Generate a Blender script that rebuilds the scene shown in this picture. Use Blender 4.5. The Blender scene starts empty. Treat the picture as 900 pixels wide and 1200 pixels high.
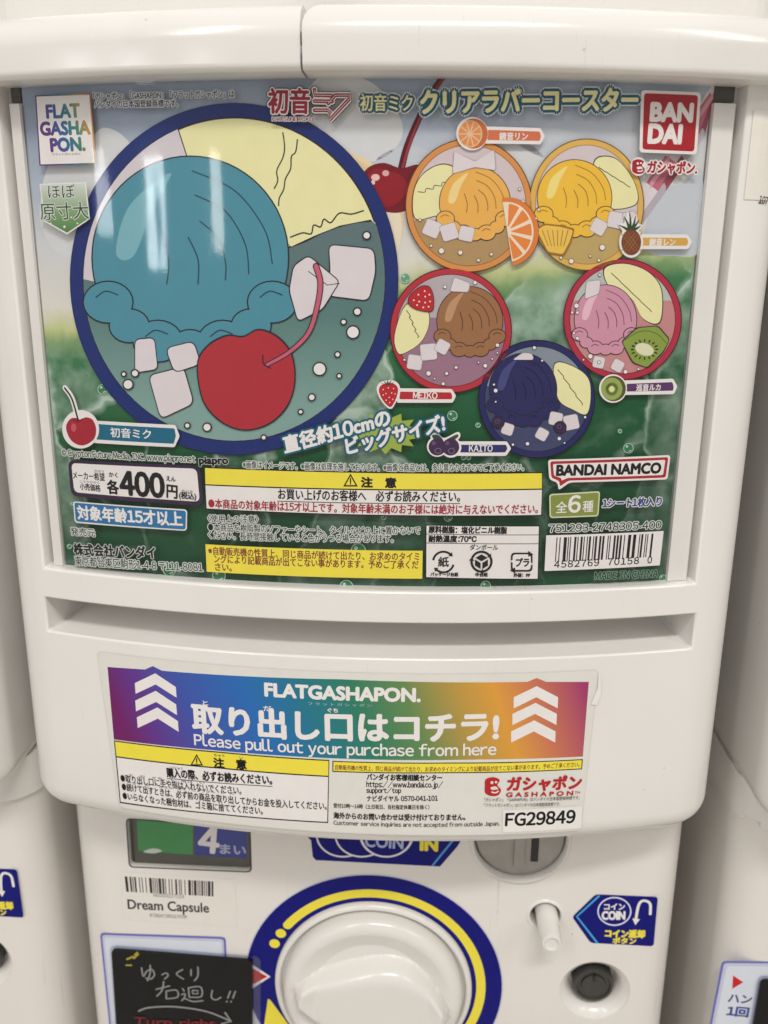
import bpy, bmesh, math, random
from math import sin, cos, pi, sqrt, asin, radians, atan2, floor, ceil
from mathutils import Vector, Matrix
from mathutils.geometry import tessellate_polygon
random.seed(7)
S = bpy.context.scene
C = S.collection

# ------------------------------------------------------------------ camera
FPX = 1050.0
CAM = Vector((0.02373343, -0.28218528, -0.05320812))
PIT, YAW, ROL = 0.27488817, -0.05219304, 0.00773428
_f = Vector((sin(YAW)*cos(PIT), cos(YAW)*cos(PIT), -sin(PIT)))
_r0 = Vector((cos(YAW), -sin(YAW), 0)); _u0 = _r0.cross(_f)
_r = cos(ROL)*_r0 + sin(ROL)*_u0
_u = -sin(ROL)*_r0 + cos(ROL)*_u0
cam = bpy.data.cameras.new('camera')
cam.sensor_fit = 'VERTICAL'; cam.sensor_height = 36.0; cam.sensor_width = 27.0
cam.lens = FPX/1200*36
cam.clip_start = 0.01; cam.clip_end = 50
cam.dof.use_dof = True; cam.dof.focus_distance = 0.29; cam.dof.aperture_fstop = 15
camo = bpy.data.objects.new('camera', cam); C.objects.link(camo)
camo.matrix_world = Matrix(((_r.x, _u.x, -_f.x, CAM.x), (_r.y, _u.y, -_f.y, CAM.y), (_r.z, _u.z, -_f.z, CAM.z), (0, 0, 0, 1)))
S.camera = camo

# ------------------------------------------------------------------ room light (an indoor shop: soft ambient and ceiling lamps)
S.view_settings.view_transform = 'Standard'
S.view_settings.look = 'None'
S.view_settings.exposure = -0.24
S.view_settings.gamma = 1.0
W = bpy.data.worlds.new('World'); S.world = W; W.use_nodes = True
wn = W.node_tree.nodes; wl = W.node_tree.links
bg = wn['Background']
tc = wn.new('ShaderNodeTexCoord'); sep = wn.new('ShaderNodeSeparateXYZ')
wl.new(tc.outputs['Generated'], sep.inputs[0])
wnoise = wn.new('ShaderNodeTexNoise'); wnoise.inputs['Scale'].default_value = 2.6; wnoise.inputs['Detail'].default_value = 3
wl.new(tc.outputs['Generated'], wnoise.inputs['Vector'])
wm = wn.new('ShaderNodeMath'); wm.operation = 'MULTIPLY_ADD'; wm.inputs[1].default_value = 0.5; wm.inputs[2].default_value = -0.25
wl.new(wnoise.outputs['Fac'], wm.inputs[0])
wa = wn.new('ShaderNodeMath'); wa.operation = 'ADD'
wl.new(sep.outputs['Z'], wa.inputs[0]); wl.new(wm.outputs[0], wa.inputs[1])
wr = wn.new('ShaderNodeMapRange'); wr.inputs['From Min'].default_value = -1; wr.inputs['From Max'].default_value = 1
wl.new(wa.outputs[0], wr.inputs['Value'])
wc = wn.new('ShaderNodeValToRGB')
wc.color_ramp.elements[0].position = 0.0; wc.color_ramp.elements[0].color = (0.62, 0.585, 0.55, 1)
wc.color_ramp.elements[1].position = 1.0; wc.color_ramp.elements[1].color = (1.0, 0.97, 0.92, 1)
e = wc.color_ramp.elements.new(0.45); e.color = (0.72, 0.70, 0.68, 1)
e = wc.color_ramp.elements.new(0.72); e.color = (0.86, 0.84, 0.82, 1)
wl.new(wr.outputs[0], wc.inputs[0]); wl.new(wc.outputs[0], bg.inputs['Color'])
bg.inputs['Strength'].default_value = 0.62

def lamp(name, loc, target, sx, sy, power, col):
    l = bpy.data.lights.new(name, 'AREA'); l.shape = 'RECTANGLE'; l.size = sx; l.size_y = sy
    l.energy = power; l.color = col
    o = bpy.data.objects.new(name, l); C.objects.link(o)
    o.location = loc
    o.rotation_euler = (Vector(target)-Vector(loc)).to_track_quat('-Z', 'Y').to_euler()
    return o
lamp('ceiling_lamp', (0.25, -1.35, 1.55), (0.0, 0.0, -0.15), 0.9, 0.16, 27.0, (1.0, 0.96, 0.91))
lamp('ceiling_lamp', (-0.95, -1.75, 1.35), (0.0, 0.0, -0.15), 0.10, 0.95, 11.0, (1.0, 0.98, 0.95))
lamp('ceiling_lamp', (1.5, -1.2, 1.2), (0.0, 0.0, -0.15), 0.25, 0.9, 7.5, (1.0, 0.96, 0.90))
# bright shop windows far behind the photographer's left shoulder, mirrored in the clear cover
lamp('window_light', (-1.48, -1.60, 0.10), (0.0, 0.0, -0.1), 0.09, 0.20, 0.8, (0.92, 0.97, 1.0))
lamp('window_light', (-1.22, -1.74, 0.05), (0.0, 0.0, -0.1), 0.06, 0.26, 1.0, (0.92, 0.97, 1.0))
lamp('window_light', (-0.95, -1.95, 0.08), (0.0, 0.0, -0.1), 0.05, 0.24, 0.6, (1.0, 0.97, 0.92))

# ------------------------------------------------------------------ materials
def lin(c):
    c /= 255.0
    return c/12.92 if c <= 0.04045 else ((c+0.055)/1.055)**2.4
INK_GAIN = 1.08
def rgb(c, k=INK_GAIN):
    return tuple(min(0.88, lin(v)*k) for v in c)+(1.0,)
MATS = {}
def new_mat(name, base, rough=0.4, metal=0.0, spec=0.5, var=0.0, vscale=60, bump=0.0, bscale=400, coat=0.0):
    m = bpy.data.materials.new(name); m.use_nodes = True
    nt = m.node_tree; b = nt.nodes['Principled BSDF']
    b.inputs['Base Color'].default_value = base
    b.inputs['Roughness'].default_value = rough; b.inputs['Metallic'].default_value = metal
    b.inputs['Specular IOR Level'].default_value = spec
    b.inputs['Coat Weight'].default_value = coat; b.inputs['Coat Roughness'].default_value = 0.06
    t = nt.nodes.new('ShaderNodeTexCoord')
    if var:
        n = nt.nodes.new('ShaderNodeTexNoise'); n.inputs['Scale'].default_value = vscale; n.inputs['Detail'].default_value = 6
        nt.links.new(t.outputs['Object'], n.inputs['Vector'])
        mx = nt.nodes.new('ShaderNodeMix'); mx.data_type = 'RGBA'
        mx.inputs['A'].default_value = tuple(v*(1-var) for v in base[:3])+(1,)
        mx.inputs['B'].default_value = tuple(min(0.9, v*(1+var)) for v in base[:3])+(1,)
        nt.links.new(n.outputs['Fac'], mx.inputs['Factor'])
        nt.links.new(mx.outputs['Result'], b.inputs['Base Color'])
        rr = nt.nodes.new('ShaderNodeMapRange'); rr.inputs['To Min'].default_value = rough*0.75; rr.inputs['To Max'].default_value = rough*1.3
        nt.links.new(n.outputs['Fac'], rr.inputs['Value']); nt.links.new(rr.outputs[0], b.inputs['Roughness'])
    if bump:
        n2 = nt.nodes.new('ShaderNodeTexNoise'); n2.inputs['Scale'].default_value = bscale; n2.inputs['Detail'].default_value = 3
        nt.links.new(t.outputs['Object'], n2.inputs['Vector'])
        bp = nt.nodes.new('ShaderNodeBump'); bp.inputs['Strength'].default_value = bump; bp.inputs['Distance'].default_value = 0.001
        nt.links.new(n2.outputs['Fac'], bp.inputs['Height']); nt.links.new(bp.outputs[0], b.inputs['Normal'])
    return m
def ink(c, rough=0.38):
    key = ('ink', tuple(c), rough)
    if key not in MATS:
        MATS[key] = new_mat('ink_%02x%02x%02x' % tuple(c), rgb(c), rough, spec=0.22, var=0.05, vscale=180)
    return MATS[key]
def ramp_ink(name, stops, au, av, rough=0.38):
    """printed gradient: t = au*u + av*v over the UV map (metres on the sheet), stops = (t, colour)"""
    m = bpy.data.materials.new(name); m.use_nodes = True
    nt = m.node_tree; b = nt.nodes['Principled BSDF']; b.inputs['Roughness'].default_value = rough; b.inputs['Specular IOR Level'].default_value = 0.22
    uv = nt.nodes.new('ShaderNodeUVMap'); uv.uv_map = 'UVMap'
    d = nt.nodes.new('ShaderNodeVectorMath'); d.operation = 'DOT_PRODUCT'; d.inputs[1].default_value = (au, av, 0)
    nt.links.new(uv.outputs[0], d.inputs[0])
    t0, t1 = stops[0][0], stops[-1][0]
    mr = nt.nodes.new('ShaderNodeMapRange'); mr.inputs['From Min'].default_value = t0; mr.inputs['From Max'].default_value = t1
    nt.links.new(d.outputs['Value'], mr.inputs['Value'])
    cr = nt.nodes.new('ShaderNodeValToRGB')
    els = cr.color_ramp.elements
    for i, (t, c) in enumerate(stops):
        p = (t-t0)/(t1-t0)
        el = els[i] if i < 2 and False else None
        if i == 0: els[0].position = p; els[0].color = rgb(c)
        elif i == len(stops)-1: els[len(els)-1].position = p; els[len(els)-1].color = rgb(c)
        else:
            el = els.new(p); el.color = rgb(c)
    nt.links.new(mr.outputs[0], cr.inputs[0]); nt.links.new(cr.outputs[0], b.inputs['Base Color'])
    return m

def worn(m, base, amount=1.0):
    """moulded shop plastic: rubbed patches, fine specks of grime and hairline scratches"""
    nt = m.node_tree; N = nt.nodes; L = nt.links; b = N['Principled BSDF']
    t = N.new('ShaderNodeTexCoord')
    src = b.inputs['Base Color'].links[0].from_socket
    def noise(scale, detail=4, stretch=None):
        n = N.new('ShaderNodeTexNoise'); n.inputs['Scale'].default_value = scale; n.inputs['Detail'].default_value = detail
        if stretch:
            mp = N.new('ShaderNodeMapping'); mp.inputs['Scale'].default_value = stretch; mp.inputs['Rotation'].default_value = (0.3, 0.5, 0.2)
            L.new(t.outputs['Object'], mp.inputs[0]); L.new(mp.outputs[0], n.inputs['Vector'])
        else: L.new(t.outputs['Object'], n.inputs['Vector'])
        return n.outputs['Fac']
    def ramp(v, a, c, lo=0.0, hi=1.0):
        r = N.new('ShaderNodeMapRange'); r.inputs['From Min'].default_value = a; r.inputs['From Max'].default_value = c
        r.inputs['To Min'].default_value = lo; r.inputs['To Max'].default_value = hi; L.new(v, r.inputs['Value']); return r.outputs[0]
    def mul(a, c):
        k = N.new('ShaderNodeMath'); k.operation = 'MULTIPLY'
        for i_, q in enumerate((a, c)):
            if isinstance(q, float): k.inputs[i_].default_value = q
            else: L.new(q, k.inputs[i_])
        return k.outputs[0]
    vo = N.new('ShaderNodeTexVoronoi'); vo.inputs['Scale'].default_value = 170; L.new(t.outputs['Object'], vo.inputs['Vector'])
    specks = mul(ramp(vo.outputs['Distance'], 0.10, 0.05), ramp(noise(45), 0.56, 0.66))
    scr = mul(ramp(noise(1.0, 2, (900, 900, 22)), 0.69, 0.73), ramp(noise(18), 0.50, 0.62))
    smear = mul(ramp(noise(26, 5), 0.50, 0.75), 0.10*amount)
    col = src
    for f, c in ((smear, (0.50, 0.46, 0.40, 1)), (mul(scr, 0.30*amount), (0.42, 0.39, 0.35, 1)), (mul(specks, 0.55*amount), (0.30, 0.27, 0.23, 1))):
        mx = N.new('ShaderNodeMix'); mx.data_type = 'RGBA'; mx.inputs['B'].default_value = c
        L.new(f, mx.inputs['Factor']); L.new(col, mx.inputs['A']); col = mx.outputs['Result']
    L.new(col, b.inputs['Base Color'])
    return m
WHITE = worn(new_mat('white_plastic', (0.80, 0.783, 0.752, 1), 0.15, var=0.035, vscale=14, bump=0.02, bscale=900), 1)
WHITE2 = worn(new_mat('white_plastic_body', (0.79, 0.762, 0.722, 1), 0.22, var=0.035, vscale=12, bump=0.04, bscale=900), 1)
KNOBW = new_mat('knob_plastic', (0.77, 0.75, 0.715, 1), 0.20, var=0.02, vscale=20)
GREYM = new_mat('grey_metal', (0.36, 0.35, 0.33, 1), 0.30, 0.6, var=0.22, vscale=160, bump=0.15, bscale=500)
DARK = new_mat('dark_metal', (0.085, 0.085, 0.08, 1), 0.26, 0.7, var=0.15, vscale=150)
OPEN_DARK = new_mat('opening_dark', (0.02, 0.02, 0.02, 1), 0.45)  # dark inside the coin slit and keyhole, painted as solid black bars
GREYP = new_mat('grey_plastic', (0.22, 0.22, 0.20, 1), 0.30, var=0.1, vscale=80)
SLATE = new_mat('blackboard', (0.012, 0.012, 0.012, 1), 0.30, spec=0.16, var=0.25, vscale=70, bump=0.05, bscale=700)
FLOORM = new_mat('floor_vinyl', (0.58, 0.54, 0.49, 1), 0.4, var=0.1, vscale=5)
WALLM = new_mat('wall_paint', (0.5, 0.46, 0.42, 1), 0.7, var=0.08, vscale=6)

def clear_mat(name, gl=0.05, rough=0.03, tint=(0.97, 0.97, 0.97), ior=1.45, bump=0.0):
    m = bpy.data.materials.new(name); m.use_nodes = True
    nt = m.node_tree; nt.nodes.remove(nt.nodes['Principled BSDF'])
    out = nt.nodes['Material Output']
    tr = nt.nodes.new('ShaderNodeBsdfTransparent'); tr.inputs[0].default_value = tint+(1,)
    g = nt.nodes.new('ShaderNodeBsdfGlossy'); g.inputs['Roughness'].default_value = rough; g.inputs['Color'].default_value = (1, 1, 1, 1)
    lw = nt.nodes.new('ShaderNodeLayerWeight'); lw.inputs['Blend'].default_value = 0.5
    pw = nt.nodes.new('ShaderNodeMath'); pw.operation = 'POWER'; pw.inputs[1].default_value = 4.0
    nt.links.new(lw.outputs['Facing'], pw.inputs[0])
    fr = nt.nodes.new('ShaderNodeMath'); fr.operation = 'MULTIPLY_ADD'; fr.inputs[1].default_value = 0.35; fr.inputs[2].default_value = gl
    nt.links.new(pw.outputs[0], fr.inputs[0])
    mx = nt.nodes.new('ShaderNodeMixShader')
    nt.links.new(fr.outputs[0], mx.inputs[0]); nt.links.new(tr.outputs[0], mx.inputs[1]); nt.links.new(g.outputs[0], mx.inputs[2])
    if bump:
        t = nt.nodes.new('ShaderNodeTexCoord')
        mp = nt.nodes.new('ShaderNodeMapping'); mp.inputs['Scale'].default_value = (60, 60, 9)
        nt.links.new(t.outputs['Object'], mp.inputs[0])
        n = nt.nodes.new('ShaderNodeTexNoise'); n.inputs['Scale'].default_value = 1.0; n.inputs['Detail'].default_value = 2
        nt.links.new(mp.outputs[0], n.inputs['Vector'])
        bp = nt.nodes.new('ShaderNodeBump'); bp.inputs['Strength'].default_value = bump; bp.inputs['Distance'].default_value = 0.002
        nt.links.new(n.outputs['Fac'], bp.inputs['Height'])
        nt.links.new(bp.outputs[0], g.inputs['Normal'])
    nt.links.new(mx.outputs[0], out.inputs[0])
    return m
COVER = clear_mat('clear_cover', gl=0.016, rough=0.05, bump=0.08, tint=(0.985, 0.985, 0.985))
CLEARP = clear_mat('clear_plastic', rough=0.08)

# ------------------------------------------------------------------ object helpers
def thing(name, label, cat, loc, group=None):
    o = bpy.data.objects.new(name, None); C.objects.link(o)
    o.empty_display_size = 0.02
    o.location = loc; o['label'] = label; o['category'] = cat
    if group: o['group'] = group
    return o
def root_of(o):
    off = Vector((0, 0, 0))
    while o is not None:
        if o.type == 'EMPTY': off = off+Vector(o.location)
        o = o.parent
    return off
def link_mesh(name, me, parent=None):
    o = bpy.data.objects.new(name, me); C.objects.link(o)
    if parent is not None:
        o.parent = parent
        me.transform(Matrix.Translation(-root_of(parent)))
    return o
def mesh_obj(name, verts, faces, mat, parent=None, sharp=35, bevel=0, segs=2):
    me = bpy.data.meshes.new(name); me.from_pydata([tuple(v) for v in verts], [], faces)
    bm = bmesh.new(); bm.from_mesh(me)
    bmesh.ops.remove_doubles(bm, verts=bm.verts, dist=1e-6)
    bmesh.ops.recalc_face_normals(bm, faces=bm.faces)
    bm.to_mesh(me); bm.free()
    me.materials.append(mat)
    for p in me.polygons: p.use_smooth = True
    me.set_sharp_from_angle(angle=radians(sharp))
    o = link_mesh(name, me, parent)
    if bevel:
        b = o.modifiers.new('bevel', 'BEVEL'); b.width = bevel; b.segments = segs; b.limit_method = 'ANGLE'; b.angle_limit = radians(40)
        b.harden_normals = False
    return o
def lathe(name, prof, cx, cz, y0, mat, parent, n=64, sharp=35, sx=1.0, sz=1.0, cap=False):
    """prof = (radius, forward) pairs; axis points to the viewer (-y)"""
    v = []; f = []
    for (r, h) in prof:
        for k in range(n):
            a = 2*pi*k/n
            v.append((cx+r*cos(a)*sx, y0-h, cz+r*sin(a)*sz))
    for i in range(len(prof)-1):
        for k in range(n):
            k2 = (k+1) % n
            f.append((i*n+k, i*n+k2, (i+1)*n+k2, (i+1)*n+k))
    if cap or 1e-6 < prof[-1][0] < 0.0005: f.append(tuple((len(prof)-1)*n+k for k in range(n)))
    return mesh_obj(name, v, f, mat, parent, sharp)

# ------------------------------------------------------------------ surfaces that carry print: pixel -> sheet coordinates -> space
R = 0.42067401
def ray(px, py): return (_f + _r*((px-450)/FPX) - _u*((py-600)/FPX))
STEP = 0.005
class Cyl:
    """vertical bulging face of the machine, radius R + off, axis x=0, y=R"""
    cut = True
    def __init__(self, off): self.off = off
    def to2(self, px, py):
        d = ray(px, py); rr = R+self.off
        ox, oy = CAM.x, CAM.y-R
        a = d.x*d.x+d.y*d.y; b = ox*d.x+oy*d.y; c = ox*ox+oy*oy-rr*rr
        D = max(0.0, b*b-a*c)
        t = (-b-sqrt(D))/a
        p = CAM+d*t
        return (R*atan2(p.x, R-p.y), p.z)
    def to3(self, s, z, lift):
        k = floor(s/STEP+1e-7); fr = s/STEP-k; rr = R+self.off+lift
        a0 = k*STEP/R; a1 = (k+1)*STEP/R
        x = rr*((1-fr)*sin(a0)+fr*sin(a1)); y = R-rr*((1-fr)*cos(a0)+fr*cos(a1))
        return (x, y, z)
class Flat:
    cut = False
    def __init__(self, y): self.y = y
    def to2(self, px, py):
        d = ray(px, py); t = (self.y-CAM.y)/d.y
        p = CAM+d*t
        return (p.x, p.z)
    def to3(self, s, z, lift): return (s, self.y-lift, z)

def spline(pts, n=8, closed=False):
    if len(pts) < 3 and not closed: return list(pts)
    out = []; m = len(pts)
    rng = m if closed else m-1
    for i in range(rng):
        p0 = pts[(i-1) % m] if closed or i > 0 else pts[0]
        p1 = pts[i]; p2 = pts[(i+1) % m]
        p3 = pts[(i+2) % m] if closed or i+2 < m else pts[-1]
        for k in range(n):
            t = k/n
            out.append(tuple(0.5*((2*b)+(-a+c)*t+(2*a-5*b+4*c-d)*t*t+(-a+3*b-3*c+d)*t**3) for a, b, c, d in zip(p0, p1, p2, p3)))
    if not closed: out.append(pts[-1])
    return out
def ell(cx, cy, rx, ry=None, rot=0, n=48, a0=0, a1=360):
    ry = rx if ry is None else ry
    full = abs(a1-a0) >= 360
    o = []
    for k in range(n if full else n+1):
        a = radians(a0+(a1-a0)*k/n); x = rx*cos(a); y = ry*sin(a)
        o.append((cx+x*cos(rot)-y*sin(rot), cy+x*sin(rot)+y*cos(rot)))
    return o
def round_poly(pts, r, n=5):
    out = []; m = len(pts)
    for i in range(m):
        p = Vector(pts[i]); a = Vector(pts[i-1])-p; b = Vector(pts[(i+1) % m])-p
        d = min(r, a.length*0.49, b.length*0.49)
        A = p+a.normalized()*d; B = p+b.normalized()*d
        for k in range(n+1):
            t = k/n
            q = A*(1-t)**2+p*2*t*(1-t)+B*t*t
            out.append((q.x, q.y))
    return out
_tcache = {}
def text_mesh(s, extra=0.0, res=3, wide=False):
    key = (s, extra, res, wide)
    if key in _tcache: return _tcache[key]
    segs = []; cur = ''
    for ch in s:
        if ch.isdigit() and ord(ch) < 128 or (wide and 32 < ord(ch) < 127):
            if cur: segs.append(cur); cur = ''
            segs.append(chr(ord(ch)+0xFEE0))
        else: cur += ch
    if cur: segs.append(cur)
    vs = []; fs = []; x = 0.0
    for g in segs:
        lead = len(g)-len(g.lstrip(' ')); tail = len(g)-len(g.rstrip(' '))
        if not g.strip(): x += 0.3*len(g); continue
        v, f = glyphs(g.strip(' '), extra, res)
        a = min(q[0] for q in v); b = max(q[0] for q in v); o = len(vs); x += 0.3*lead
        vs += [(q[0]-a+x, q[1]) for q in v]; fs += [tuple(i+o for i in t) for t in f]
        x += b-a+0.075+extra*0.5+0.3*tail
    _tcache[key] = (vs, fs)
    return vs, fs
def glyphs(s, extra=0.0, res=3):
    cu = bpy.data.curves.new('t', 'FONT'); cu.body = s; cu.size = 1; cu.resolution_u = res
    if extra: cu.space_character = 1+extra
    cu.fill_mode = 'FRONT'
    o = bpy.data.objects.new('t', cu); C.objects.link(o)
    dg = bpy.context.evaluated_depsgraph_get()
    me = bpy.data.meshes.new_from_object(o.evaluated_get(dg))
    vs = [(v.co.x, v.co.y) for v in me.vertices]; fs = [tuple(p.vertices) for p in me.polygons]
    bpy.data.objects.remove(o); bpy.data.curves.remove(cu); bpy.data.meshes.remove(me)
    return vs, fs

class Print:
    """one printed part: shapes given in photo pixels, laid on a surface, each shape a hair above the one before"""
    def __init__(self, name, surf, base, parent):
        self.name = name; self.s = surf; self.layer = base; self.parent = parent; self.shapes = []
    def _add(self, vs, fs, mat, step=1.0):
        self.shapes.append((vs, fs, mat, self.layer)); self.layer += step
    def P(self, pts): return [self.s.to2(*p) for p in pts]
    def raw(self, loops, mat):
        vs = [p for l in loops for p in l]
        tri = tessellate_polygon([[Vector((x, y, 0)) for x, y in l] for l in loops])
        self._add(vs, [tuple(t) for t in tri], mat)
        return self
    def poly(self, pts, mat, holes=(), r=0):
        l = self.P(pts)
        if r: l = round_poly(l, r*self.mpp(pts[0]))
        return self.raw([l]+[self.P(h) for h in holes], mat)
    def mpp(self, p):
        a = self.s.to2(*p); b = self.s.to2(p[0]+1, p[1]); c = self.s.to2(p[0], p[1]+1)
        return 0.5*(abs(b[0]-a[0])+abs(c[1]-a[1]))
    def blob(self, pts, mat, n=8): return self.poly(spline(pts, n, True), mat)
    def circ(self, cx, cy, rx, mat, ry=None, n=40, rot=0): return self.poly(ell(cx, cy, rx, ry, rot, n), mat)
    def ring(self, cx, cy, rx, ry, w, mat, n=64):
        return self.poly(ell(cx, cy, rx, ry, n=n), mat, [ell(cx, cy, rx-w, ry-w, n=n)])
    def box(self, q, mat, r=0, edge=None, ew=1.2):
        """q = TL TR BR BL pixel corners"""
        if edge is not None:
            self.poly(q, edge, r=r)
            cx = sum(p[0] for p in q)/4; cy = sum(p[1] for p in q)/4
            q = [(p[0]+(ew if p[0] < cx else -ew), p[1]+(ew if p[1] < cy else -ew)) for p in q]
            r = max(0, r-ew)
        return self.poly(q, mat, r=r)
    def line(self, pts, w, mat, n=8, smooth=True, w1=None, cap=True):
        l = self.P(spline(pts, n) if smooth else pts); k = self.mpp(pts[0])
        vs = []; m = len(l)
        for i, p in enumerate(l):
            a = Vector(l[max(0, i-1)]); b = Vector(l[min(m-1, i+1)]); d = (b-a)
            d = d.normalized() if d.length > 0 else Vector((1, 0)); nn = Vector((-d.y, d.x))
            ww = (w if w1 is None else w+(w1-w)*i/(m-1))*k/2
            vs += [(p[0]+nn.x*ww, p[1]+nn.y*ww), (p[0]-nn.x*ww, p[1]-nn.y*ww)]
        self._add(vs, [(2*i, 2*i+1, 2*i+3, 2*i+2) for i in range(m-1)], mat)
        if cap:
            for p, ww in ((l[0], w), (l[-1], w if w1 is None else w1)):
                self.raw([[(p[0]+cos(a*pi/6)*ww*k/2, p[1]+sin(a*pi/6)*ww*k/2) for a in range(12)]], mat)
        return self
    def text(self, s, p0, p1, h, mat, bold=0, out=None, ow=1.5, out2=None, ow2=3, extra=0.0, slant=0.0, wide=False, res=3):
        """p0, p1 = bottom left / bottom right of the lettering, h its height, all in pixels"""
        A = Vector(self.s.to2(*p0)); B = Vector(self.s.to2(*p1)); H = Vector(self.s.to2(p0[0], p0[1]-h))
        d = B-A; L = d.length; d = d/L; nn = Vector((-d.y, d.x)); hh = abs(H.y-A.y)
        vs, fs = text_mesh(s, extra, res, wide)
        if not vs: return self
        x0 = min(v[0] for v in vs); x1 = max(v[0] for v in vs); y0 = min(v[1] for v in vs); y1 = max(v[1] for v in vs)
        q = []
        for x, y in vs:
            a = (x-x0)/(x1-x0)*L; b = (y-y0)/(y1-y0)*hh
            a += slant*b
            q.append((A.x+d.x*a+nn.x*b, A.y+d.y*a+nn.y*b))
        k = self.mpp(p0)
        def copies(w, m, n):
            for i in range(n):
                a = 2*pi*i/n
                self._add([(x+cos(a)*w*k, y+sin(a)*w*k) for x, y in q], fs, m, 0.3)
            self.layer += 0.7
        if out2 is not None: copies(ow2, out2, 12)
        if out is not None: copies(ow, out, 10)
        if bold: copies(bold, mat, 6)
        self._add(q, fs, mat)
        return self
    def barcode(self, q, mat, n=48, seed=1):
        rnd = random.Random(seed)
        TL, TR, BR, BL = [Vector(self.s.to2(*p)) for p in q]
        x = 0.0; ws = []
        while x < 1:
            w = rnd.choice((1, 1, 2, 3))/95; g = rnd.choice((1, 1, 2, 3))/95
            ws.append((x, min(1, x+w))); x += w+g
        vs = []; fs = []
        for a, b in ws:
            i = len(vs)
            for t, (U, V) in ((a, (TL, TR)), (b, (TL, TR)), (b, (BL, BR)), (a, (BL, BR))):
                p = U.lerp(V, t); vs.append((p.x, p.y))
            fs.append((i, i+1, i+2, i+3))
        self._add(vs, fs, mat); return self
    def done(self):
        V = []; F = []; UV = []; MI = []; mats = []
        LZ = 5e-6
        for vs, fs, mat, layer in self.shapes:
            if mat not in mats: mats.append(mat)
            mi = mats.index(mat)
            if self.s.cut:
                a = min(v[0] for v in vs); b = max(v[0] for v in vs)
                ks = list(range(floor(a/STEP)+1, ceil(b/STEP)))
                if ks:
                    bm = bmesh.new()
                    bv = [bm.verts.new((x, z, 0)) for x, z in vs]
                    for f in fs:
                        try: bm.faces.new([bv[i] for i in f])
                        except ValueError: pass
                    for kk in ks:
                        bmesh.ops.bisect_plane(bm, geom=bm.verts[:]+bm.edges[:]+bm.faces[:], dist=1e-8, plane_co=(kk*STEP, 0, 0), plane_no=(1, 0, 0))
                    bm.verts.index_update()
                    vs = [(v.co.x, v.co.y) for v in bm.verts]; fs = [tuple(v.index for v in f.verts) for f in bm.faces]
                    bm.free()
            o = len(V)
            V += [self.s.to3(x, z, layer*LZ) for x, z in vs]; UV += vs
            for f in fs:
                # face the viewer
                ar = sum(vs[f[i]][0]*vs[f[(i+1) % len(f)]][1]-vs[f[(i+1) % len(f)]][0]*vs[f[i]][1] for i in range(len(f)))
                if ar < 0: f = f[::-1]
                F.append(tuple(i+o for i in f)); MI.append(mi)
        me = bpy.data.meshes.new(self.name); me.from_pydata(V, [], F)
        for m in mats: me.materials.append(m)
        me.polygons.foreach_set('material_index', MI)
        ul = me.uv_layers.new(name='UVMap')
        for lp in me.loops: ul.data[lp.index].uv = UV[lp.vertex_index]
        me.update()
        return link_mesh(self.name, me, self.parent)

# ------------------------------------------------------------------ plan outline of the machine (front arc, rounded corners, straight sides)
XL, XR, RC = -0.1125, 0.1165, 0.0205
BACK = 0.20
def plan(off, xs=None, back=BACK):
    """points from the back left corner round the front to the back right corner, off = offset outwards from the card surface"""
    pts = []
    aL, aR = asin(XL/R), asin(XR/R)
    F0 = 0.005
    rr = R+F0; rc = RC
    cL = Vector(((rr-rc)*sin(aL), R-(rr-rc)*cos(aL))); cR = Vector(((rr-rc)*sin(aR), R-(rr-rc)*cos(aR)))
    e = rc+off-F0
    pts.append((cL.x-e, back)); pts.append((cL.x-e, cL.y+0.03))
    n = 10
    for k in range(n):
        a = -pi/2+(aL+pi/2)*k/n
        pts.append((cL.x+e*sin(a), cL.y-e*cos(a)))
    for x in (xs or ARC):
        a = asin(x/R)
        pts.append(((R+off)*sin(a), R-(R+off)*cos(a)))
    for k in range(1, n+1):
        a = aR+(pi/2-aR)*k/n
        pts.append((cR.x+e*sin(a), cR.y-e*cos(a)))
    pts.append((cR.x+e, cR.y+0.03)); pts.append((cR.x+e, back))
    return pts
PKL, PKR, SLL, SLR = -0.1102, 0.1138, -0.1112, 0.1150
ARC = [XL, SLL, PKL]+[PKL+(PKR-PKL)*k/40 for k in range(1, 40)]+[PKR, SLR, XR]
IA = 12                                  # index of the first arc point in plan()
I_SL = IA+1; I_PL = IA+2; I_PR = IA+2+40; I_SR = I_PR+1

FLOOR_Z = -0.62
MACHINES = 'white capsule toy machines standing side by side'
machine = thing('capsule_machine', 'white capsule toy machine in the middle with the green coaster card in its window', 'toy machine', (0, 0.1, FLOOR_Z), MACHINES)

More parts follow.
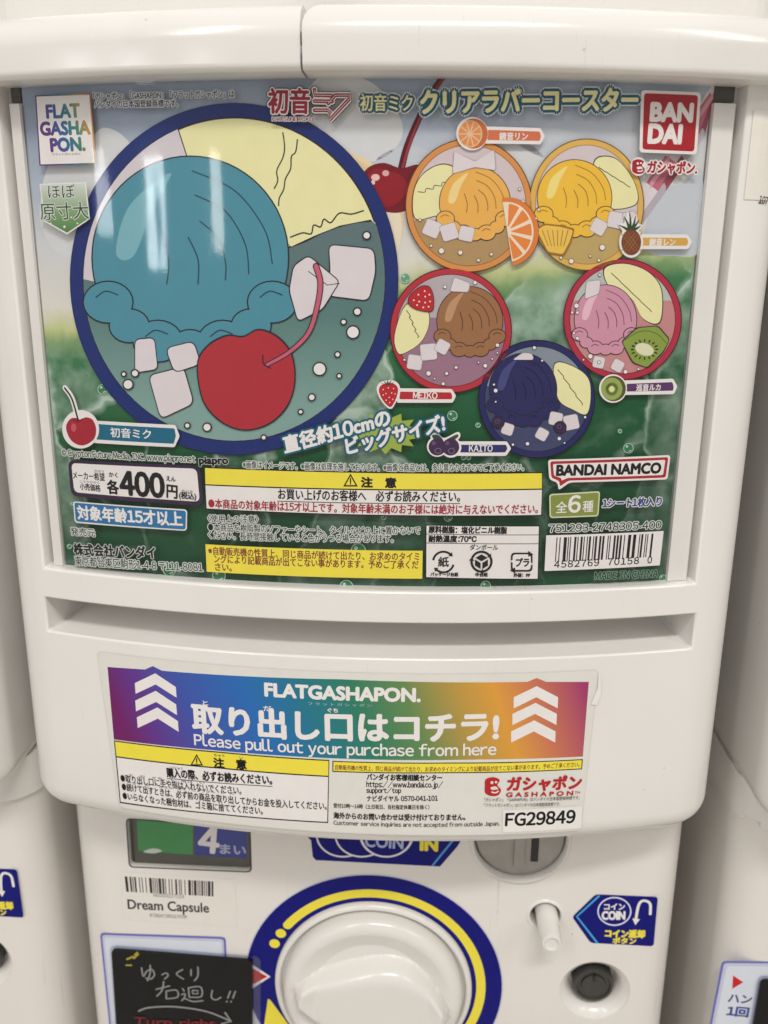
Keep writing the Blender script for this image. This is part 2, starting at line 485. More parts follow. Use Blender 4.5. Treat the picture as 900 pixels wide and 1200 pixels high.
def build_upper(parent):
    V = []; F = []
    FACE = 0.005
    ZP, ZT, ZB, ZE, RB = -0.1590, -0.1702, -0.1830, -0.2595, 0.011
    rows = [(FACE, 0.006), (FACE, ZP), (FACE, ZT), (FACE, ZB), (FACE, -0.205), (FACE, -0.23), (FACE, ZE+RB)]
    for k in range(1, 9):
        a = k/8*pi/2
        rows.append((FACE-RB*(1-cos(a)), ZE+RB*(1-sin(a))))
    rows.append((FACE-0.02, ZE-0.0002)); 
    grid = []
    for off, z in rows:
        pr = plan(off); grid.append(list(range(len(V), len(V)+len(pr))))
        V += [(x, y, z) for x, y in pr]
    n = len(grid[0])
    for i in range(len(rows)-1):
        for j in range(n-1):
            if i == 0 and I_PL <= j < I_PR: continue
            if i == 2 and I_SL <= j < I_SR: continue
            F.append((grid[i][j], grid[i][j+1], grid[i+1][j+1], grid[i+1][j]))
    F.append(tuple(grid[-1]))                                        # underside
    # recess behind the card: side walls, ledge, floor
    fl = plan(-0.0012)
    top = []; bot = []
    for j in range(I_PL, I_PR+1):
        top.append(len(V)); V.append((fl[j][0], fl[j][1], 0.006))
        bot.append(len(V)); V.append((fl[j][0], fl[j][1], ZP+0.0004))
    m = len(top)
    for k in range(m-1):
        F.append((top[k], top[k+1], bot[k+1], bot[k]))
        F.append((bot[k], bot[k+1], grid[1][I_PL+k+1], grid[1][I_PL+k]))
    F.append((grid[0][I_PL], top[0], bot[0], grid[1][I_PL])); F.append((top[-1], grid[0][I_PR], grid[1][I_PR], bot[-1]))
    # finger slot: scooped ledge running back under the rim
    prof = [(0.0020, ZB+0.0001), (-0.006, ZB+0.0008), (-0.016, ZB+0.0030), (-0.026, ZB+0.0075), (-0.031, ZB+0.0135), (-0.030, ZB+0.0175), (-0.016, ZT+0.0036), (0.003, ZT+0.0014), (0.0044, ZT+0.0002)]
    prs = []
    for off, z in prof:
        pr = plan(off); ids = []
        for j in range(I_SL, I_SR+1):
            ids.append(len(V)); V.append((pr[j][0], pr[j][1], z))
        prs.append(ids)
    chain = [[grid[3][j] for j in range(I_SL, I_SR+1)]]+prs+[[grid[2][j] for j in range(I_SL, I_SR+1)]]
    for a, b in zip(chain, chain[1:]):
        for k in range(len(a)-1): F.append((a[k], a[k+1], b[k+1], b[k]))
    F.append(tuple(c[0] for c in chain)); F.append(tuple(c[-1] for c in chain)[::-1])
    return mesh_obj('upper_body', V, F, WHITE, parent, sharp=30, bevel=0.0007)

def sweep(name, rows, sel, mat, parent, close_bottom=True, close_top=True, startx=None, ends=True, bevel=0.0):
    V = []; g = []
    for i, (off, z) in enumerate(rows):
        pr = plan(off)[sel[0]:sel[1]]
        if startx is not None: pr = startx(i, off, pr)
        g.append(list(range(len(V), len(V)+len(pr)))); V += [(x, y, z) for x, y in pr]
    F = []
    for a, b in zip(g, g[1:]):
        for k in range(len(a)-1): F.append((a[k], a[k+1], b[k+1], b[k]))
    return V, F, g

def build_hood(parent):
    # the hood above the window: a left piece and a wider right piece that stands a little proud, with a rounded shoulder at the seam
    def rows(o, zb, zt, rt, rb=0.0022):
        r = [(-0.010, zb)]
        r += [(o-rb+rb*sin(k/4*pi/2), zb+rb*(1-cos(k/4*pi/2))) for k in range(5)]
        r.append((o-0.0002, 0.004))
        r += [(o-rt*(1-cos(k/8*pi/2)), zt-rt+rt*sin(k/8*pi/2)) for k in range(9)]
        r.append((o-0.03, zt+0.0006))
        return r
    full = plan(0.012)
    n = len(full)
    seam = -0.0141
    for nm, side in (('hood', 0), ('hood_lid', 1)):
        o = 0.0125 if side == 0 else 0.0135
        rw = rows(o, -0.0030, 0.0150, 0.0095)
        V = []; g = []
        rr = 0.007
        for off, z in rw:
            pr = plan(off)
            sh = 0.0
            if side == 1 and z > 0.0150-rr:
                t = min(1.0, (z-(0.0150-rr))/rr); sh = rr*(1-sqrt(max(0, 1-t*t)))
            xs = seam+(0.00035+sh if side == 1 else -0.00035)
            keep = [p for p in pr if (p[0] < xs-1e-5 if side == 0 else p[0] > xs+1e-5)]
            a = asin(xs/R); e = (xs, R-sqrt((R+off)**2-xs*xs))
            # same count in every row: resample the arc between seam and the corner
            idx = [i for i, p in enumerate(pr)]
            arc = pr[IA:IA+len(ARC)]
            if side == 0:
                body = pr[:IA+1]; x0 = arc[0][0]
                xs_ = [x0+(xs-x0)*k/24 for k in range(1, 25)]
                row = body+[(x, R-sqrt((R+off)**2-x*x)) for x in xs_]
            else:
                tail = pr[IA+len(ARC)-1:]; x1 = tail[0][0]
                xs_ = [xs+(x1-xs)*k/24 for k in range(24)]
                row = [(x, R-sqrt((R+off)**2-x*x)) for x in xs_]+tail
            g.append(list(range(len(V), len(V)+len(row)))); V += [(x, y, z) for x, y in row]
        F = []
        for a, b in zip(g, g[1:]):
            for k in range(len(a)-1): F.append((a[k], a[k+1], b[k+1], b[k]))
        F.append(tuple(g[-1])); F.append(tuple(g[0])[::-1])
        F.append(tuple(r[-1] for r in g) if side == 0 else tuple(r[0] for r in g)[::-1])
        mesh_obj(nm, V, F, WHITE, parent, sharp=38)

# ---------------- lower body: a box with rounded upright edges, openings cut into its flat face
LY = 0.040                               # depth of its front face
LX0, LX1 = -0.1275, 0.1335
LF = Flat(LY)
DIAL = (0.0037, -0.3600)
COIN = LF.to2(610, 985)
BUT = LF.to2(639, 1073)
LOCK = LF.to2(697, 1161)
WIN = [LF.to2(*p) for p in ((149, 960), (292, 970), (293.5, 1021), (152.5, 1015))]
def rbox_plan(x0, x1, y0, y1, r, n=8):
    pts = [(x0, y1)]
    pts += [(x0+r-r*cos(k/n*pi/2), y0+r-r*sin(k/n*pi/2)) for k in range(n+1)]
    pts += [(x1-r+r*sin(k/n*pi/2), y0+r-r*cos(k/n*pi/2)) for k in range(n+1)]
    pts += [(x1, y1)]
    return pts
def prism(bm, pts, z0, z1):
    a = [bm.verts.new((x, y, z0)) for x, y in pts]; b = [bm.verts.new((x, y, z1)) for x, y in pts]
    n = len(pts)
    for i in range(n):
        j = (i+1) % n; bm.faces.new((a[i], a[j], b[j], b[i]))
    bm.faces.new(a[::-1]); bm.faces.new(b)
def tmp_obj(bm, name='cutter'):
    bmesh.ops.recalc_face_normals(bm, faces=bm.faces)
    me = bpy.data.meshes.new(name); bm.to_mesh(me); bm.free()
    o = bpy.data.objects.new(name, me); C.objects.link(o); return o
def y_loft(secs):
    """closed solid from sections (y, [(x,z)...])"""
    bm = bmesh.new(); rings = []
    for y, pts in secs: rings.append([bm.verts.new((x, y, z)) for x, z in pts])
    n = len(rings[0])
    for a, b in zip(rings, rings[1:]):
        for i in range(n):
            j = (i+1) % n; bm.faces.new((a[i], a[j], b[j], b[i]))
    bm.faces.new(rings[0][::-1]); bm.faces.new(rings[-1])
    return bm
def circ2(c, r, n=48): return [(c[0]+r*cos(2*pi*k/n), c[1]+r*sin(2*pi*k/n)) for k in range(n)]
def build_lower(parent):
    bm = bmesh.new(); prism(bm, rbox_plan(LX0, LX1, LY, BACK, 0.016), FLOOR_Z, -0.2600)
    body = tmp_obj(bm, 'lower_body')
    cut = []
    cut.append(tmp_obj(y_loft([(LY-0.01, round_poly(WIN, 0.002)), (LY+0.006, round_poly(WIN, 0.002))])))
    cut.append(tmp_obj(y_loft([(LY-0.01, circ2(COIN, 0.0198)), (LY+0.002, circ2(COIN, 0.0192)), (LY+0.0045, circ2(COIN, 0.0188))])))
    cut.append(tmp_obj(y_loft([(LY-0.01, circ2(BUT, 0.0064)), (LY+0.009, circ2(BUT, 0.0064))])))
    c = LOCK
    cut.append(tmp_obj(y_loft([(LY-0.005, circ2(c, 0.0162)), (LY+0.0004, circ2(c, 0.0150)), (LY+0.0020, circ2(c, 0.0128)), (LY+0.0045, circ2(c, 0.0112)), (LY+0.008, circ2(c, 0.0102)), (LY+0.010, circ2(c, 0.0098))])))
    for q in cut:
        m = body.modifiers.new('b', 'BOOLEAN'); m.operation = 'DIFFERENCE'; m.object = q; m.solver = 'EXACT'
    dg = bpy.context.evaluated_depsgraph_get()
    me = bpy.data.meshes.new_from_object(body.evaluated_get(dg))
    for q in cut+[body]: bpy.data.objects.remove(q)
    me.name = 'lower_body'; me.materials.clear(); me.materials.append(WHITE2)
    for p in me.polygons: p.use_smooth = True
    me.set_sharp_from_angle(angle=radians(28))
    o = link_mesh('lower_body', me, parent)
    b = o.modifiers.new('bevel', 'BEVEL'); b.width = 0.0005; b.segments = 2; b.limit_method = 'ANGLE'; b.angle_limit = radians(50)
    # collar between the drawer and the lower body, slightly proud, with a clip notch
    bm = bmesh.new(); prism(bm, rbox_plan(LX0-0.0008, LX1+0.0008, LY-0.004, BACK-0.002, 0.018), -0.2730, -0.255)
    col = tmp_obj(bm, 'collar')
    bm = bmesh.new(); prism(bm, [(-0.1262, 0.0), (-0.1205, 0.0), (-0.1205, 0.046), (-0.1262, 0.046)], -0.28, -0.2705)
    q = tmp_obj(bm)
    m = col.modifiers.new('b', 'BOOLEAN'); m.operation = 'DIFFERENCE'; m.object = q; m.solver = 'EXACT'
    dg = bpy.context.evaluated_depsgraph_get()
    me = bpy.data.meshes.new_from_object(col.evaluated_get(dg))
    bpy.data.objects.remove(q); bpy.data.objects.remove(col)
    me.materials.clear(); me.materials.append(WHITE)
    for p in me.polygons: p.use_smooth = True
    me.set_sharp_from_angle(angle=radians(28))
    o = link_mesh('collar', me, parent)
    b = o.modifiers.new('bevel', 'BEVEL'); b.width = 0.0012; b.segments = 3; b.limit_method = 'ANGLE'; b.angle_limit = radians(50)

def build_controls(parent):
    # turning dial: a cup rim and a round knob with a curved grip wing
    cx, cz = DIAL
    lathe('dial_cup', [(0.0432, 0.0), (0.0432, 0.0016), (0.0428, 0.0026), (0.0415, 0.0032), (0.0410, 0.0030), (0.0404, 0.0020), (0.0402, 0.0003), (0.0001, 0.0003)], cx, cz, LY, KNOBW, parent, n=96, sharp=60)
    prof = [(0.0390, 0.0005), (0.0391, 0.0035), (0.0388, 0.0056), (0.0378, 0.0074), (0.0360, 0.0084), (0.0335, 0.0086)]
    V = []; F = []; n = 220
    rings = [(r, h) for r, h in prof]+[(0.0335*(1-k/64), None) for k in range(1, 65)]
    ROTG = radians(-9)
    def top(x, z):
        u = x*cos(ROTG)+z*sin(ROTG); w = -x*sin(ROTG)+z*cos(ROTG)
        h = 0.0086-0.0042*min(1.0, (1-(x*x+z*z)/0.0335**2)*2.2)**1.2
        half = 0.0205*(1-(abs(u)/0.0345)**2.0) if abs(u) < 0.0345 else 0.0
        if half > 1e-4:
            t = (w+0.0005-0.0030*sin(u/0.0345*pi))/half
            if abs(t) < 1: h += 0.0098*(1-abs(t)**9)**0.9*min(1, (half/0.005))**0.7*(1-0.2*(u/0.0345)**2)
        return h
    for r, h in rings:
        for k in range(n):
            a = 2*pi*k/n; x = r*cos(a); z = r*sin(a)
            V.append((cx+x, LY-(h if h is not None else top(x, z)), cz+z))
    for i in range(len(rings)-1):
        for k in range(n):
            F.append((i*n+k, i*n+(k+1) % n, (i+1)*n+(k+1) % n, (i+1)*n+k))
    mesh_obj('dial_knob', V, F, KNOBW, parent, sharp=75)
    # coin slot
    c = COIN
    lathe('coin_slot_rim', [(0.0190, -0.003), (0.0190, 0.0), (0.0196, 0.0009), (0.0206, 0.0007), (0.0211, -0.0002)], c[0], c[1], LY, KNOBW, parent, n=64, sharp=60)
    plate = lathe('coin_slot', [(0.0186, -0.0044), (0.0186, -0.0028), (0.0180, -0.0022), (0.0001, -0.0022)], c[0], c[1], LY, GREYM, parent, n=64)
    def bar(name, x0, x1, z0, z1, y0, y1, mat, par):
        bm = bmesh.new(); prism(bm, [(x0, y1), (x0, y0), (x1, y0), (x1, y1)], z0, z1)
        o = tmp_obj(bm, name); me = o.data; bpy.data.objects.remove(o)
        me.materials.append(mat)
        o = link_mesh(name, me, par)
        b = o.modifiers.new('bevel', 'BEVEL'); b.width = 0.0004; b.segments = 2
        return o
    bar('slot_guide', c[0]-0.0023, c[0]+0.0022, c[1]-0.0135, c[1]+0.014, LY+0.0006, LY+0.003, GREYM, plate)
    bar('slot_gap', c[0]+0.0048, c[0]+0.0080, c[1]-0.0115, c[1]+0.013, LY+0.0018, LY+0.003, OPEN_DARK, plate)
    # return button: white pin sticking out of its hole
    b = BUT
    lathe('button_rim', [(0.0064, -0.004), (0.0064, 0.0), (0.0070, 0.0006), (0.0078, 0.0004), (0.0082, -0.0002)], b[0], b[1], LY, WHITE, parent, n=40, sharp=60)
    lathe('button_hole', [(0.0062, -0.0085), (0.0001, -0.0085)], b[0], b[1], LY, GREYP, parent, n=32)
    lathe('return_button', [(0.0047, -0.008), (0.0046, 0.0), (0.0043, 0.0160), (0.0039, 0.0168), (0.0030, 0.0170), (0.0027, 0.0162), (0.0001, 0.0162)], b[0]+0.0006, b[1]+0.0004, LY, KNOBW, parent, n=40, sharp=50)
    # cylinder lock in a dish
    k = LOCK
    lk = lathe('lock', [(0.0088, -0.0096), (0.0088, -0.0036), (0.0084, -0.0028), (0.0072, -0.0024), (0.0068, -0.0032), (0.0054, -0.0034), (0.0052, -0.0028), (0.0001, -0.0026)], k[0], k[1], LY, DARK, parent, n=56, sharp=40)
    bar('key_notch', k[0]-0.0006, k[0]+0.0006, k[1]+0.003, k[1]+0.0062, LY+0.0015, LY+0.0032, OPEN_DARK, lk)

build_upper(machine); build_hood(machine); build_lower(machine); build_controls(machine)

# ------------------------------------------------------------------ inks
K = ink((22, 20, 26)); WH = ink((226, 222, 220)); RED = ink((170, 34, 44)); YEL = ink((240, 216, 70)); NAVY = ink((4, 8, 112), 0.30)
DKP = ink((52, 34, 62)); TEALD = ink((24, 84, 104)); LINE = ink((38, 34, 44)); BLUE = ink((38, 110, 160)); CREAM = ink((226, 222, 168))
ICE = ink((214, 206, 210)); ICELINE = ink((150, 142, 150)); RBK = ink((120, 26, 36))

CARD = Cyl(0.0)
card = thing('display_card', 'printed card of round fruit coasters on green soda, behind the middle machine window', 'display card', (0, 0.0, -0.159))

# ---- card backing with its printed sky / soda ground
def backing_material():
    m = bpy.data.materials.new('printed_soda_scene'); m.use_nodes = True
    nt = m.node_tree; N = nt.nodes; L = nt.links; b = N['Principled BSDF']; b.inputs['Roughness'].default_value = 0.4; b.inputs['Specular IOR Level'].default_value = 0.22
    uv = N.new('ShaderNodeUVMap'); uv.uv_map = 'UVMap'
    sp = N.new('ShaderNodeSeparateXYZ'); L.new(uv.outputs[0], sp.inputs[0])
    n1 = N.new('ShaderNodeTexNoise'); n1.inputs['Scale'].default_value = 90; n1.inputs['Detail'].default_value = 4; n1.inputs['Distortion'].default_value = 0.6
    L.new(uv.outputs[0], n1.inputs['Vector'])
    def M(op, a, b_):
        k = N.new('ShaderNodeMath'); k.operation = op
        for i, q in enumerate((a, b_)):
            if isinstance(q, (int, float)): k.inputs[i].default_value = q
            else: L.new(q, k.inputs[i])
        return k.outputs[0]
    v = M('ADD', M('MULTIPLY', sp.outputs[0], -0.135), sp.outputs[1])
    v = M('ADD', v, M('MULTIPLY', M('SUBTRACT', n1.outputs['Fac'], 0.5), 0.010))
    mr = N.new('ShaderNodeMapRange'); mr.inputs['From Min'].default_value = -0.16; mr.inputs['From Max'].default_value = 0.0
    L.new(v, mr.inputs['Value'])
    cr = N.new('ShaderNodeValToRGB'); L.new(mr.outputs[0], cr.inputs[0]); els = cr.color_ramp.elements
    st = [(0.0, (12, 66, 40)), (0.15, (14, 70, 42)), (0.33, (24, 84, 50)), (0.46, (44, 102, 64)), (0.55, (62, 118, 78)), (0.585, (120, 152, 100)), (0.61, (190, 196, 140)), (0.65, (214, 212, 202)), (0.78, (200, 202, 206)), (0.90, (166, 178, 194)), (1.0, (146, 158, 178))]
    els[0].position = 0; els[0].color = rgb(st[0][1]); els[1].position = 1; els[1].color = rgb(st[-1][1])
    for p, c in st[1:-1]: el = els.new(p); el.color = rgb(c)
    # glassy ice texture, only in the green
    n3 = N.new('ShaderNodeTexNoise'); n3.inputs['Scale'].default_value = 55; n3.inputs['Detail'].default_value = 3; L.new(uv.outputs[0], n3.inputs['Vector'])
    va = N.new('ShaderNodeVectorMath'); va.operation = 'MULTIPLY_ADD'; va.inputs[1].default_value = (0.020, 0.020, 0); L.new(n3.outputs['Color'], va.inputs[0]); L.new(uv.outputs[0], va.inputs[2])
    mp = N.new('ShaderNodeMapping'); mp.inputs['Rotation'].default_value = (0, 0, 0.7); mp.inputs['Scale'].default_value = (1, 0.55, 1); L.new(va.outputs[0], mp.inputs[0])
    vo = N.new('ShaderNodeTexVoronoi'); vo.inputs['Scale'].default_value = 38; L.new(mp.outputs[0], vo.inputs['Vector'])
    vs = N.new('ShaderNodeSeparateColor'); L.new(vo.outputs['Color'], vs.inputs[0])
    ve = N.new('ShaderNodeTexVoronoi'); ve.feature = 'DISTANCE_TO_EDGE'; ve.inputs['Scale'].default_value = 38; L.new(mp.outputs[0], ve.inputs['Vector'])
    ed = N.new('ShaderNodeMapRange'); ed.inputs['From Min'].default_value = 0.0; ed.inputs['From Max'].default_value = 0.06; ed.inputs['To Min'].default_value = 0.42; ed.inputs['To Max'].default_value = 0.0; L.new(ve.outputs['Distance'], ed.inputs['Value'])
    n2 = N.new('ShaderNodeTexNoise'); n2.inputs['Scale'].default_value = 120; n2.inputs['Detail'].default_value = 5; L.new(uv.outputs[0], n2.inputs['Vector'])
    tx = M('MULTIPLY', M('ADD', M('MULTIPLY', vs.outputs[0], 0.62), ed.outputs[0]), n2.outputs['Fac'])
    band = N.new('ShaderNodeValToRGB'); L.new(mr.outputs[0], band.inputs[0])
    be = band.color_ramp.elements; be[0].position = 0.12; be[0].color = (0.18, 0.18, 0.18, 1); be[1].position = 0.60; be[1].color = (0, 0, 0, 1)
    x = be.new(0.42); x.color = (1, 1, 1, 1); x = be.new(0.55); x.color = (0.9, 0.9, 0.9, 1)
    fac = M('MULTIPLY', M('MULTIPLY', M('SUBTRACT', tx, 0.13), 3.2), band.outputs[0])
    cl = N.new('ShaderNodeClamp'); L.new(fac, cl.inputs[0]); cl.inputs['Max'].default_value = 0.8
    mx = N.new('ShaderNodeMix'); mx.data_type = 'RGBA'; mx.inputs['B'].default_value = rgb((186, 206, 192))
    L.new(cl.outputs[0], mx.inputs['Factor']); L.new(cr.outputs[0], mx.inputs['A']); L.new(mx.outputs['Result'], b.inputs['Base Color'])
    return m
def strip_solid(name, s0, s1, z0, z1, off0, off1, mat, parent):
    ks = sorted(set([s0, s1]+[k*STEP for k in range(floor(s0/STEP)+1, ceil(s1/STEP))]))
    V = []; F = []; UV = []
    for s in ks:
        for off, z in ((off1, z1), (off1, z0), (off0, z0), (off0, z1)):
            a = s/R
            V.append(Cyl(off).to3(s, z, 0)); UV.append((s, z))
    n = len(ks)
    for i in range(n-1):
        a = 4*i; b = a+4
        for k in range(4): F.append((a+k, a+(k+1) % 4, b+(k+1) % 4, b+k))
    F.append((0, 1, 2, 3)); F.append(tuple(4*(n-1)+k for k in (3, 2, 1, 0)))
    me = bpy.data.meshes.new(name); me.from_pydata(V, [], F)
    bm = bmesh.new(); bm.from_mesh(me); bmesh.ops.recalc_face_normals(bm, faces=bm.faces); bm.to_mesh(me); bm.free()
    ul = me.uv_layers.new(name='UVMap')
    for lp in me.loops: ul.data[lp.index].uv = UV[lp.vertex_index]
    me.materials.append(mat)
    return link_mesh(name, me, parent)
strip_solid('backing', -0.1060, 0.1060, -0.1610+0.0022, 0.004, -0.0009, 0.0, backing_material(), card)

def P(name, base, parent=card, surf=CARD): return Print(name, surf, base, parent)

# ---- background pictures of the card
CL1 = ink((206, 208, 210)); CL2 = ink((190, 196, 204))
p = P('cloud_print', 2); p.blob([(95, 178), (120, 150), (150, 165), (160, 200), (150, 260), (80, 300), (50, 270), (48, 230), (60, 190)], CL1); p.done()
p = P('cloud_print', 2); p.blob([(372, 92), (400, 86), (440, 100), (470, 140), (465, 172), (430, 190), (380, 170), (350, 130)], CL1); p.done()
p = P('cloud_print', 2); p.blob([(440, 190), (470, 172), (500, 176), (520, 200), (500, 230), (460, 225)], CL2); p.done()
p = P('cloud_print', 2); p.blob([(600, 160), (640, 150), (680, 158), (700, 175), (640, 185)], CL2); p.done()
p = P('cloud_print', 2); p.blob([(760, 250), (775, 222), (800, 215), (822, 200), (822, 290), (790, 300), (756, 292)], CL2); p.done()
p = P('cloud_print', 2); p.blob([(540, 175), (580, 165), (625, 172), (640, 200), (600, 220), (550, 205)], CL1); p.done()
p = P('cream_fruit_print', 10)
p.circ(385, 258, 84, ink((226, 206, 168)), 84); p.circ(395, 262, 78, ink((222, 196, 156)), 78); p.circ(405, 268, 66, ink((226, 214, 190)), 70)
p.done()
p = P('cherry_print', 20)
CR1 = ink((112, 18, 30)); CR2 = ink((140, 24, 36)); CR3 = ink((84, 14, 26))
p.line([(524, 84), (505, 110), (488, 145), (476, 175), (469, 204)], 7, CR3, w1=9)
p.line([(525, 85), (506, 111), (489, 146), (478, 175), (471, 200)], 3, ink((150, 50, 60)), w1=3)
p.blob([(424, 210), (432, 196), (450, 191), (470, 197), (490, 193), (496, 205), (494, 222), (484, 240), (468, 249), (446, 246), (430, 232)], CR1)
p.blob([(429, 208), (440, 198), (456, 200), (470, 206), (478, 222), (462, 240), (446, 240), (432, 226)], CR2)
p.circ(440, 208, 5, ink((225, 190, 185)), 4); p.circ(452, 203, 4, ink((215, 165, 165)), 3.5); p.circ(437, 214, 2.5, ink((230, 205, 200)))
p.done()
p = P('straw_print', 20)
def sx(y, k): return min(838.0-(y-92)*0.1, 767+(221-y)*0.709+k)
def sband(ya, yb, k0, k1, m, sl=16):
    p.poly([(sx(ya, k0), ya), (sx(ya+sl*0.3, (k0+k1)/2), ya+sl*0.5), (sx(ya+sl, k1), ya+sl), (sx(yb+sl, k1), yb+sl), (sx(yb+sl*0.3, (k0+k1)/2), yb+sl*0.5), (sx(yb, k0), yb)], m)
sband(95, 262, -15, 15, ink((214, 206, 210)))
for ya, yb in ((108, 150), (182, 214)): sband(ya, yb, -15, 15, ink((184, 104, 120))); sband(ya, yb, 4, 15, ink((150, 70, 88)), 10); sband(ya, yb, -11, -5, ink((206, 150, 162)), 8)
sband(150, 182, 6, 15, ink((186, 176, 184)), 10); sband(214, 262, 6, 15, ink((176, 168, 178)), 10)
p.done()
BW = ink((176, 206, 186)); BG = ink((70, 124, 90))
for (cx, cy, r) in ((475, 326, 6), (530, 487, 6), (121, 456, 6), (736, 525, 6), (726, 505, 2.5), (736, 588, 4), (199, 667, 8), (257, 674, 8), (406, 687, 8), (525, 606, 5), (569, 686, 6), (577, 663, 0), (420, 645, 9), (704, 583, 0), (560, 498, 3), (543, 536, 3), (549, 536, 3), (85, 590, 2), (82, 640, 3), (776, 677, 4), (660, 560, 2), (735, 440, 3), (96, 560, 2), (450, 606, 3)):
    if r:
        p = P('bubble_print', 70)
        p.circ(cx, cy, r, ink((58, 118, 82)) if cy > 450 else ink((104, 150, 122)), n=24)
        p.ring(cx, cy, r, r, max(0.7, r*0.13), BW, 24); p.circ(cx-r*0.3, cy-r*0.35, r*0.25, BW, n=12); p.line([(cx+r*0.1, cy+r*0.6), (cx+r*0.5, cy+r*0.4)], r*0.18, BW)
        p.done()

# ---- the six round coaster pictures (fruit, scoops, ice and bubbles)
def bubbles(p, lst, edge=LINE, fill=WH, e=1.1):
    for cx, cy, r in lst:
        p.circ(cx, cy, r+e, edge, n=20); p.circ(cx, cy, r, fill, n=20)
def cube(p, pts, r=4, w=1.0, edge=LINE):
    c = Vector((sum(a for a, b in pts)/len(pts), sum(b for a, b in pts)/len(pts)))
    p.poly([tuple(Vector(a)+(Vector(a)-c).normalized()*w*1.4) for a in pts], edge, r=r+w)
    p.poly(pts, ICE, r=r)
def scoop(p, cx, cy, rx, ry, col, dark, lite, lobes=7, lw=1.2):
    p.circ(cx, cy, rx+lw, LINE, ry+lw, n=64); p.circ(cx, cy, rx, col, ry, n=64)
    p.blob([(cx-rx*0.76, cy-ry*0.05), (cx-rx*0.62, cy-ry*0.52), (cx-rx*0.2, cy-ry*0.84), (cx-rx*0.38, cy-ry*0.5), (cx-rx*0.58, cy-ry*0.02)], lite)
    for pts in ([(0.02, -0.86), (0.46, -0.66), (0.76, -0.28), (0.84, 0.06)], [(0.05, -0.62), (0.36, -0.46), (0.56, -0.14), (0.60, 0.16)], [(0.10, -0.36), (0.28, -0.20), (0.36, 0.04), (0.36, 0.22)], [(-0.30, -0.26), (-0.22, 0.02), (-0.24, 0.26)], [(-0.02, -0.20), (0.08, 0.02), (0.08, 0.26)]):
        p.line([(cx+a*rx, cy+b*ry) for a, b in pts], lw, dark)
    bumps = []
    for k in range(lobes):
        a = radians(150-120*k/(lobes-1)); r = rx*1.55/lobes*(0.9 if k % 2 else 1.12)
        bumps.append((cx+rx*0.97*cos(a), cy+ry*0.88*sin(a), r))
    for x, y, r in bumps: p.circ(x, y, r+lw, LINE, r*0.84+lw, n=24); p.layer -= 0.8
    p.layer += 1
    for x, y, r in bumps: p.circ(x, y, r, col, r*0.84, n=24); p.layer -= 0.8
    p.layer += 1
    for x, y, r in bumps[::2]: p.line([(x-r*0.5, y-r*0.2), (x-r*0.1, y-r*0.45), (x+r*0.4, y-r*0.3)], lw, dark)
# big coaster
big = P('coaster_picture', 110)
CX, CY, RX, RY = 275, 327, 191, 205
big.circ(CX, CY, RX+1, ink((24, 34, 84)), RY+1, n=96)
big.circ(CX, CY, RX, ink((24, 42, 108)), RY, n=96)
big.circ(CX, CY, RX-14, LINE, RY-15, n=96)
big.circ(CX, CY, RX-15, ink((206, 198, 204)), RY-16, n=96)
ir, iy = RX-15, RY-16
def arcpts(a0, a1, n=24, k=1.0, c=(CX, CY, ir, iy)): return [(c[0]+c[2]*k*cos(radians(a0+(a1-a0)*i/n)), c[1]+c[3]*k*sin(radians(a0+(a1-a0)*i/n))) for i in range(n+1)]
liq = ramp_ink('printed_teal_liquid', [(-0.128, (138, 164, 160)), (-0.10, (124, 158, 152)), (-0.07, (86, 122, 118)), (-0.045, (92, 112, 116))], 0, 1)
surfline = [(435, 259), (410, 262), (380, 272), (350, 286), (300, 300), (220, 310), (150, 318), (112, 330)]
big.poly(arcpts(-20, 180, 48)[::1]+[(112, 330)]+list(reversed(spline(surfline, 4))), liq)
big.line(surfline, 2, LINE)
big.done()
co = bpy.data.objects['coaster_picture']; co['label'] = 'large navy-rimmed coaster picture with a red cherry'
p = P('melon_slice', 122, co)
mel = arcpts(-112, -20.5, 30)+[(436, 258), (400, 265), (370, 277), (342, 290), (300, 250), (240, 215), (222, 192)]
p.poly([(x, y) for x, y in mel], LINE)
c0 = (320, 222)
p.poly([(c0[0]+(x-c0[0])*0.985, c0[1]+(y-c0[1])*0.985) for x, y in mel], CREAM)
p.line([(332, 156), (334, 172), (332, 185), (325, 200), (326, 212), (322, 221)], 1.6, LINE)
p.line([(349, 164), (347, 178), (342, 184), (341, 198), (335, 210), (333, 222), (328, 232), (327, 241)], 1.6, LINE)
p.line([(341, 278), (355, 273), (365, 274), (368, 264), (376, 266), (380, 257), (388, 261), (398, 250), (412, 251), (426, 247)], 1.6, LINE)
p.done()
p = P('shaved_ice_mound', 140, co)
scoop(p, 224, 302, 114, 118, ink((74, 138, 156)), ink((34, 70, 84)), ink((120, 172, 184)), 7, 1.6)
p.done()
for n_, (q, r) in enumerate((([(386, 287), (438, 292), (440, 318), (432, 352), (384, 346), (388, 318)], 8), ([(345, 312), (362, 300), (398, 330), (378, 362), (350, 376), (340, 340)], 6),
                            ([(160, 398), (182, 396), (186, 432), (160, 436)], 6), ([(176, 440), (216, 430), (228, 472), (190, 490)], 8), ([(196, 408), (228, 400), (236, 426), (206, 436)], 8))):
    p = P('ice_cube', 170+4*n_, co); cube(p, q, r, 1.2)
    if n_ == 1: p.line([(362, 318), (384, 334), (398, 332)], 1, LINE, smooth=False)
    p.done()
p = P('cherry', 200, co)
p.blob([(232, 426), (244, 404), (266, 392), (286, 393), (304, 385), (326, 393), (343, 414), (347, 446), (338, 476), (316, 497), (286, 504), (258, 493), (238, 468)], LINE)
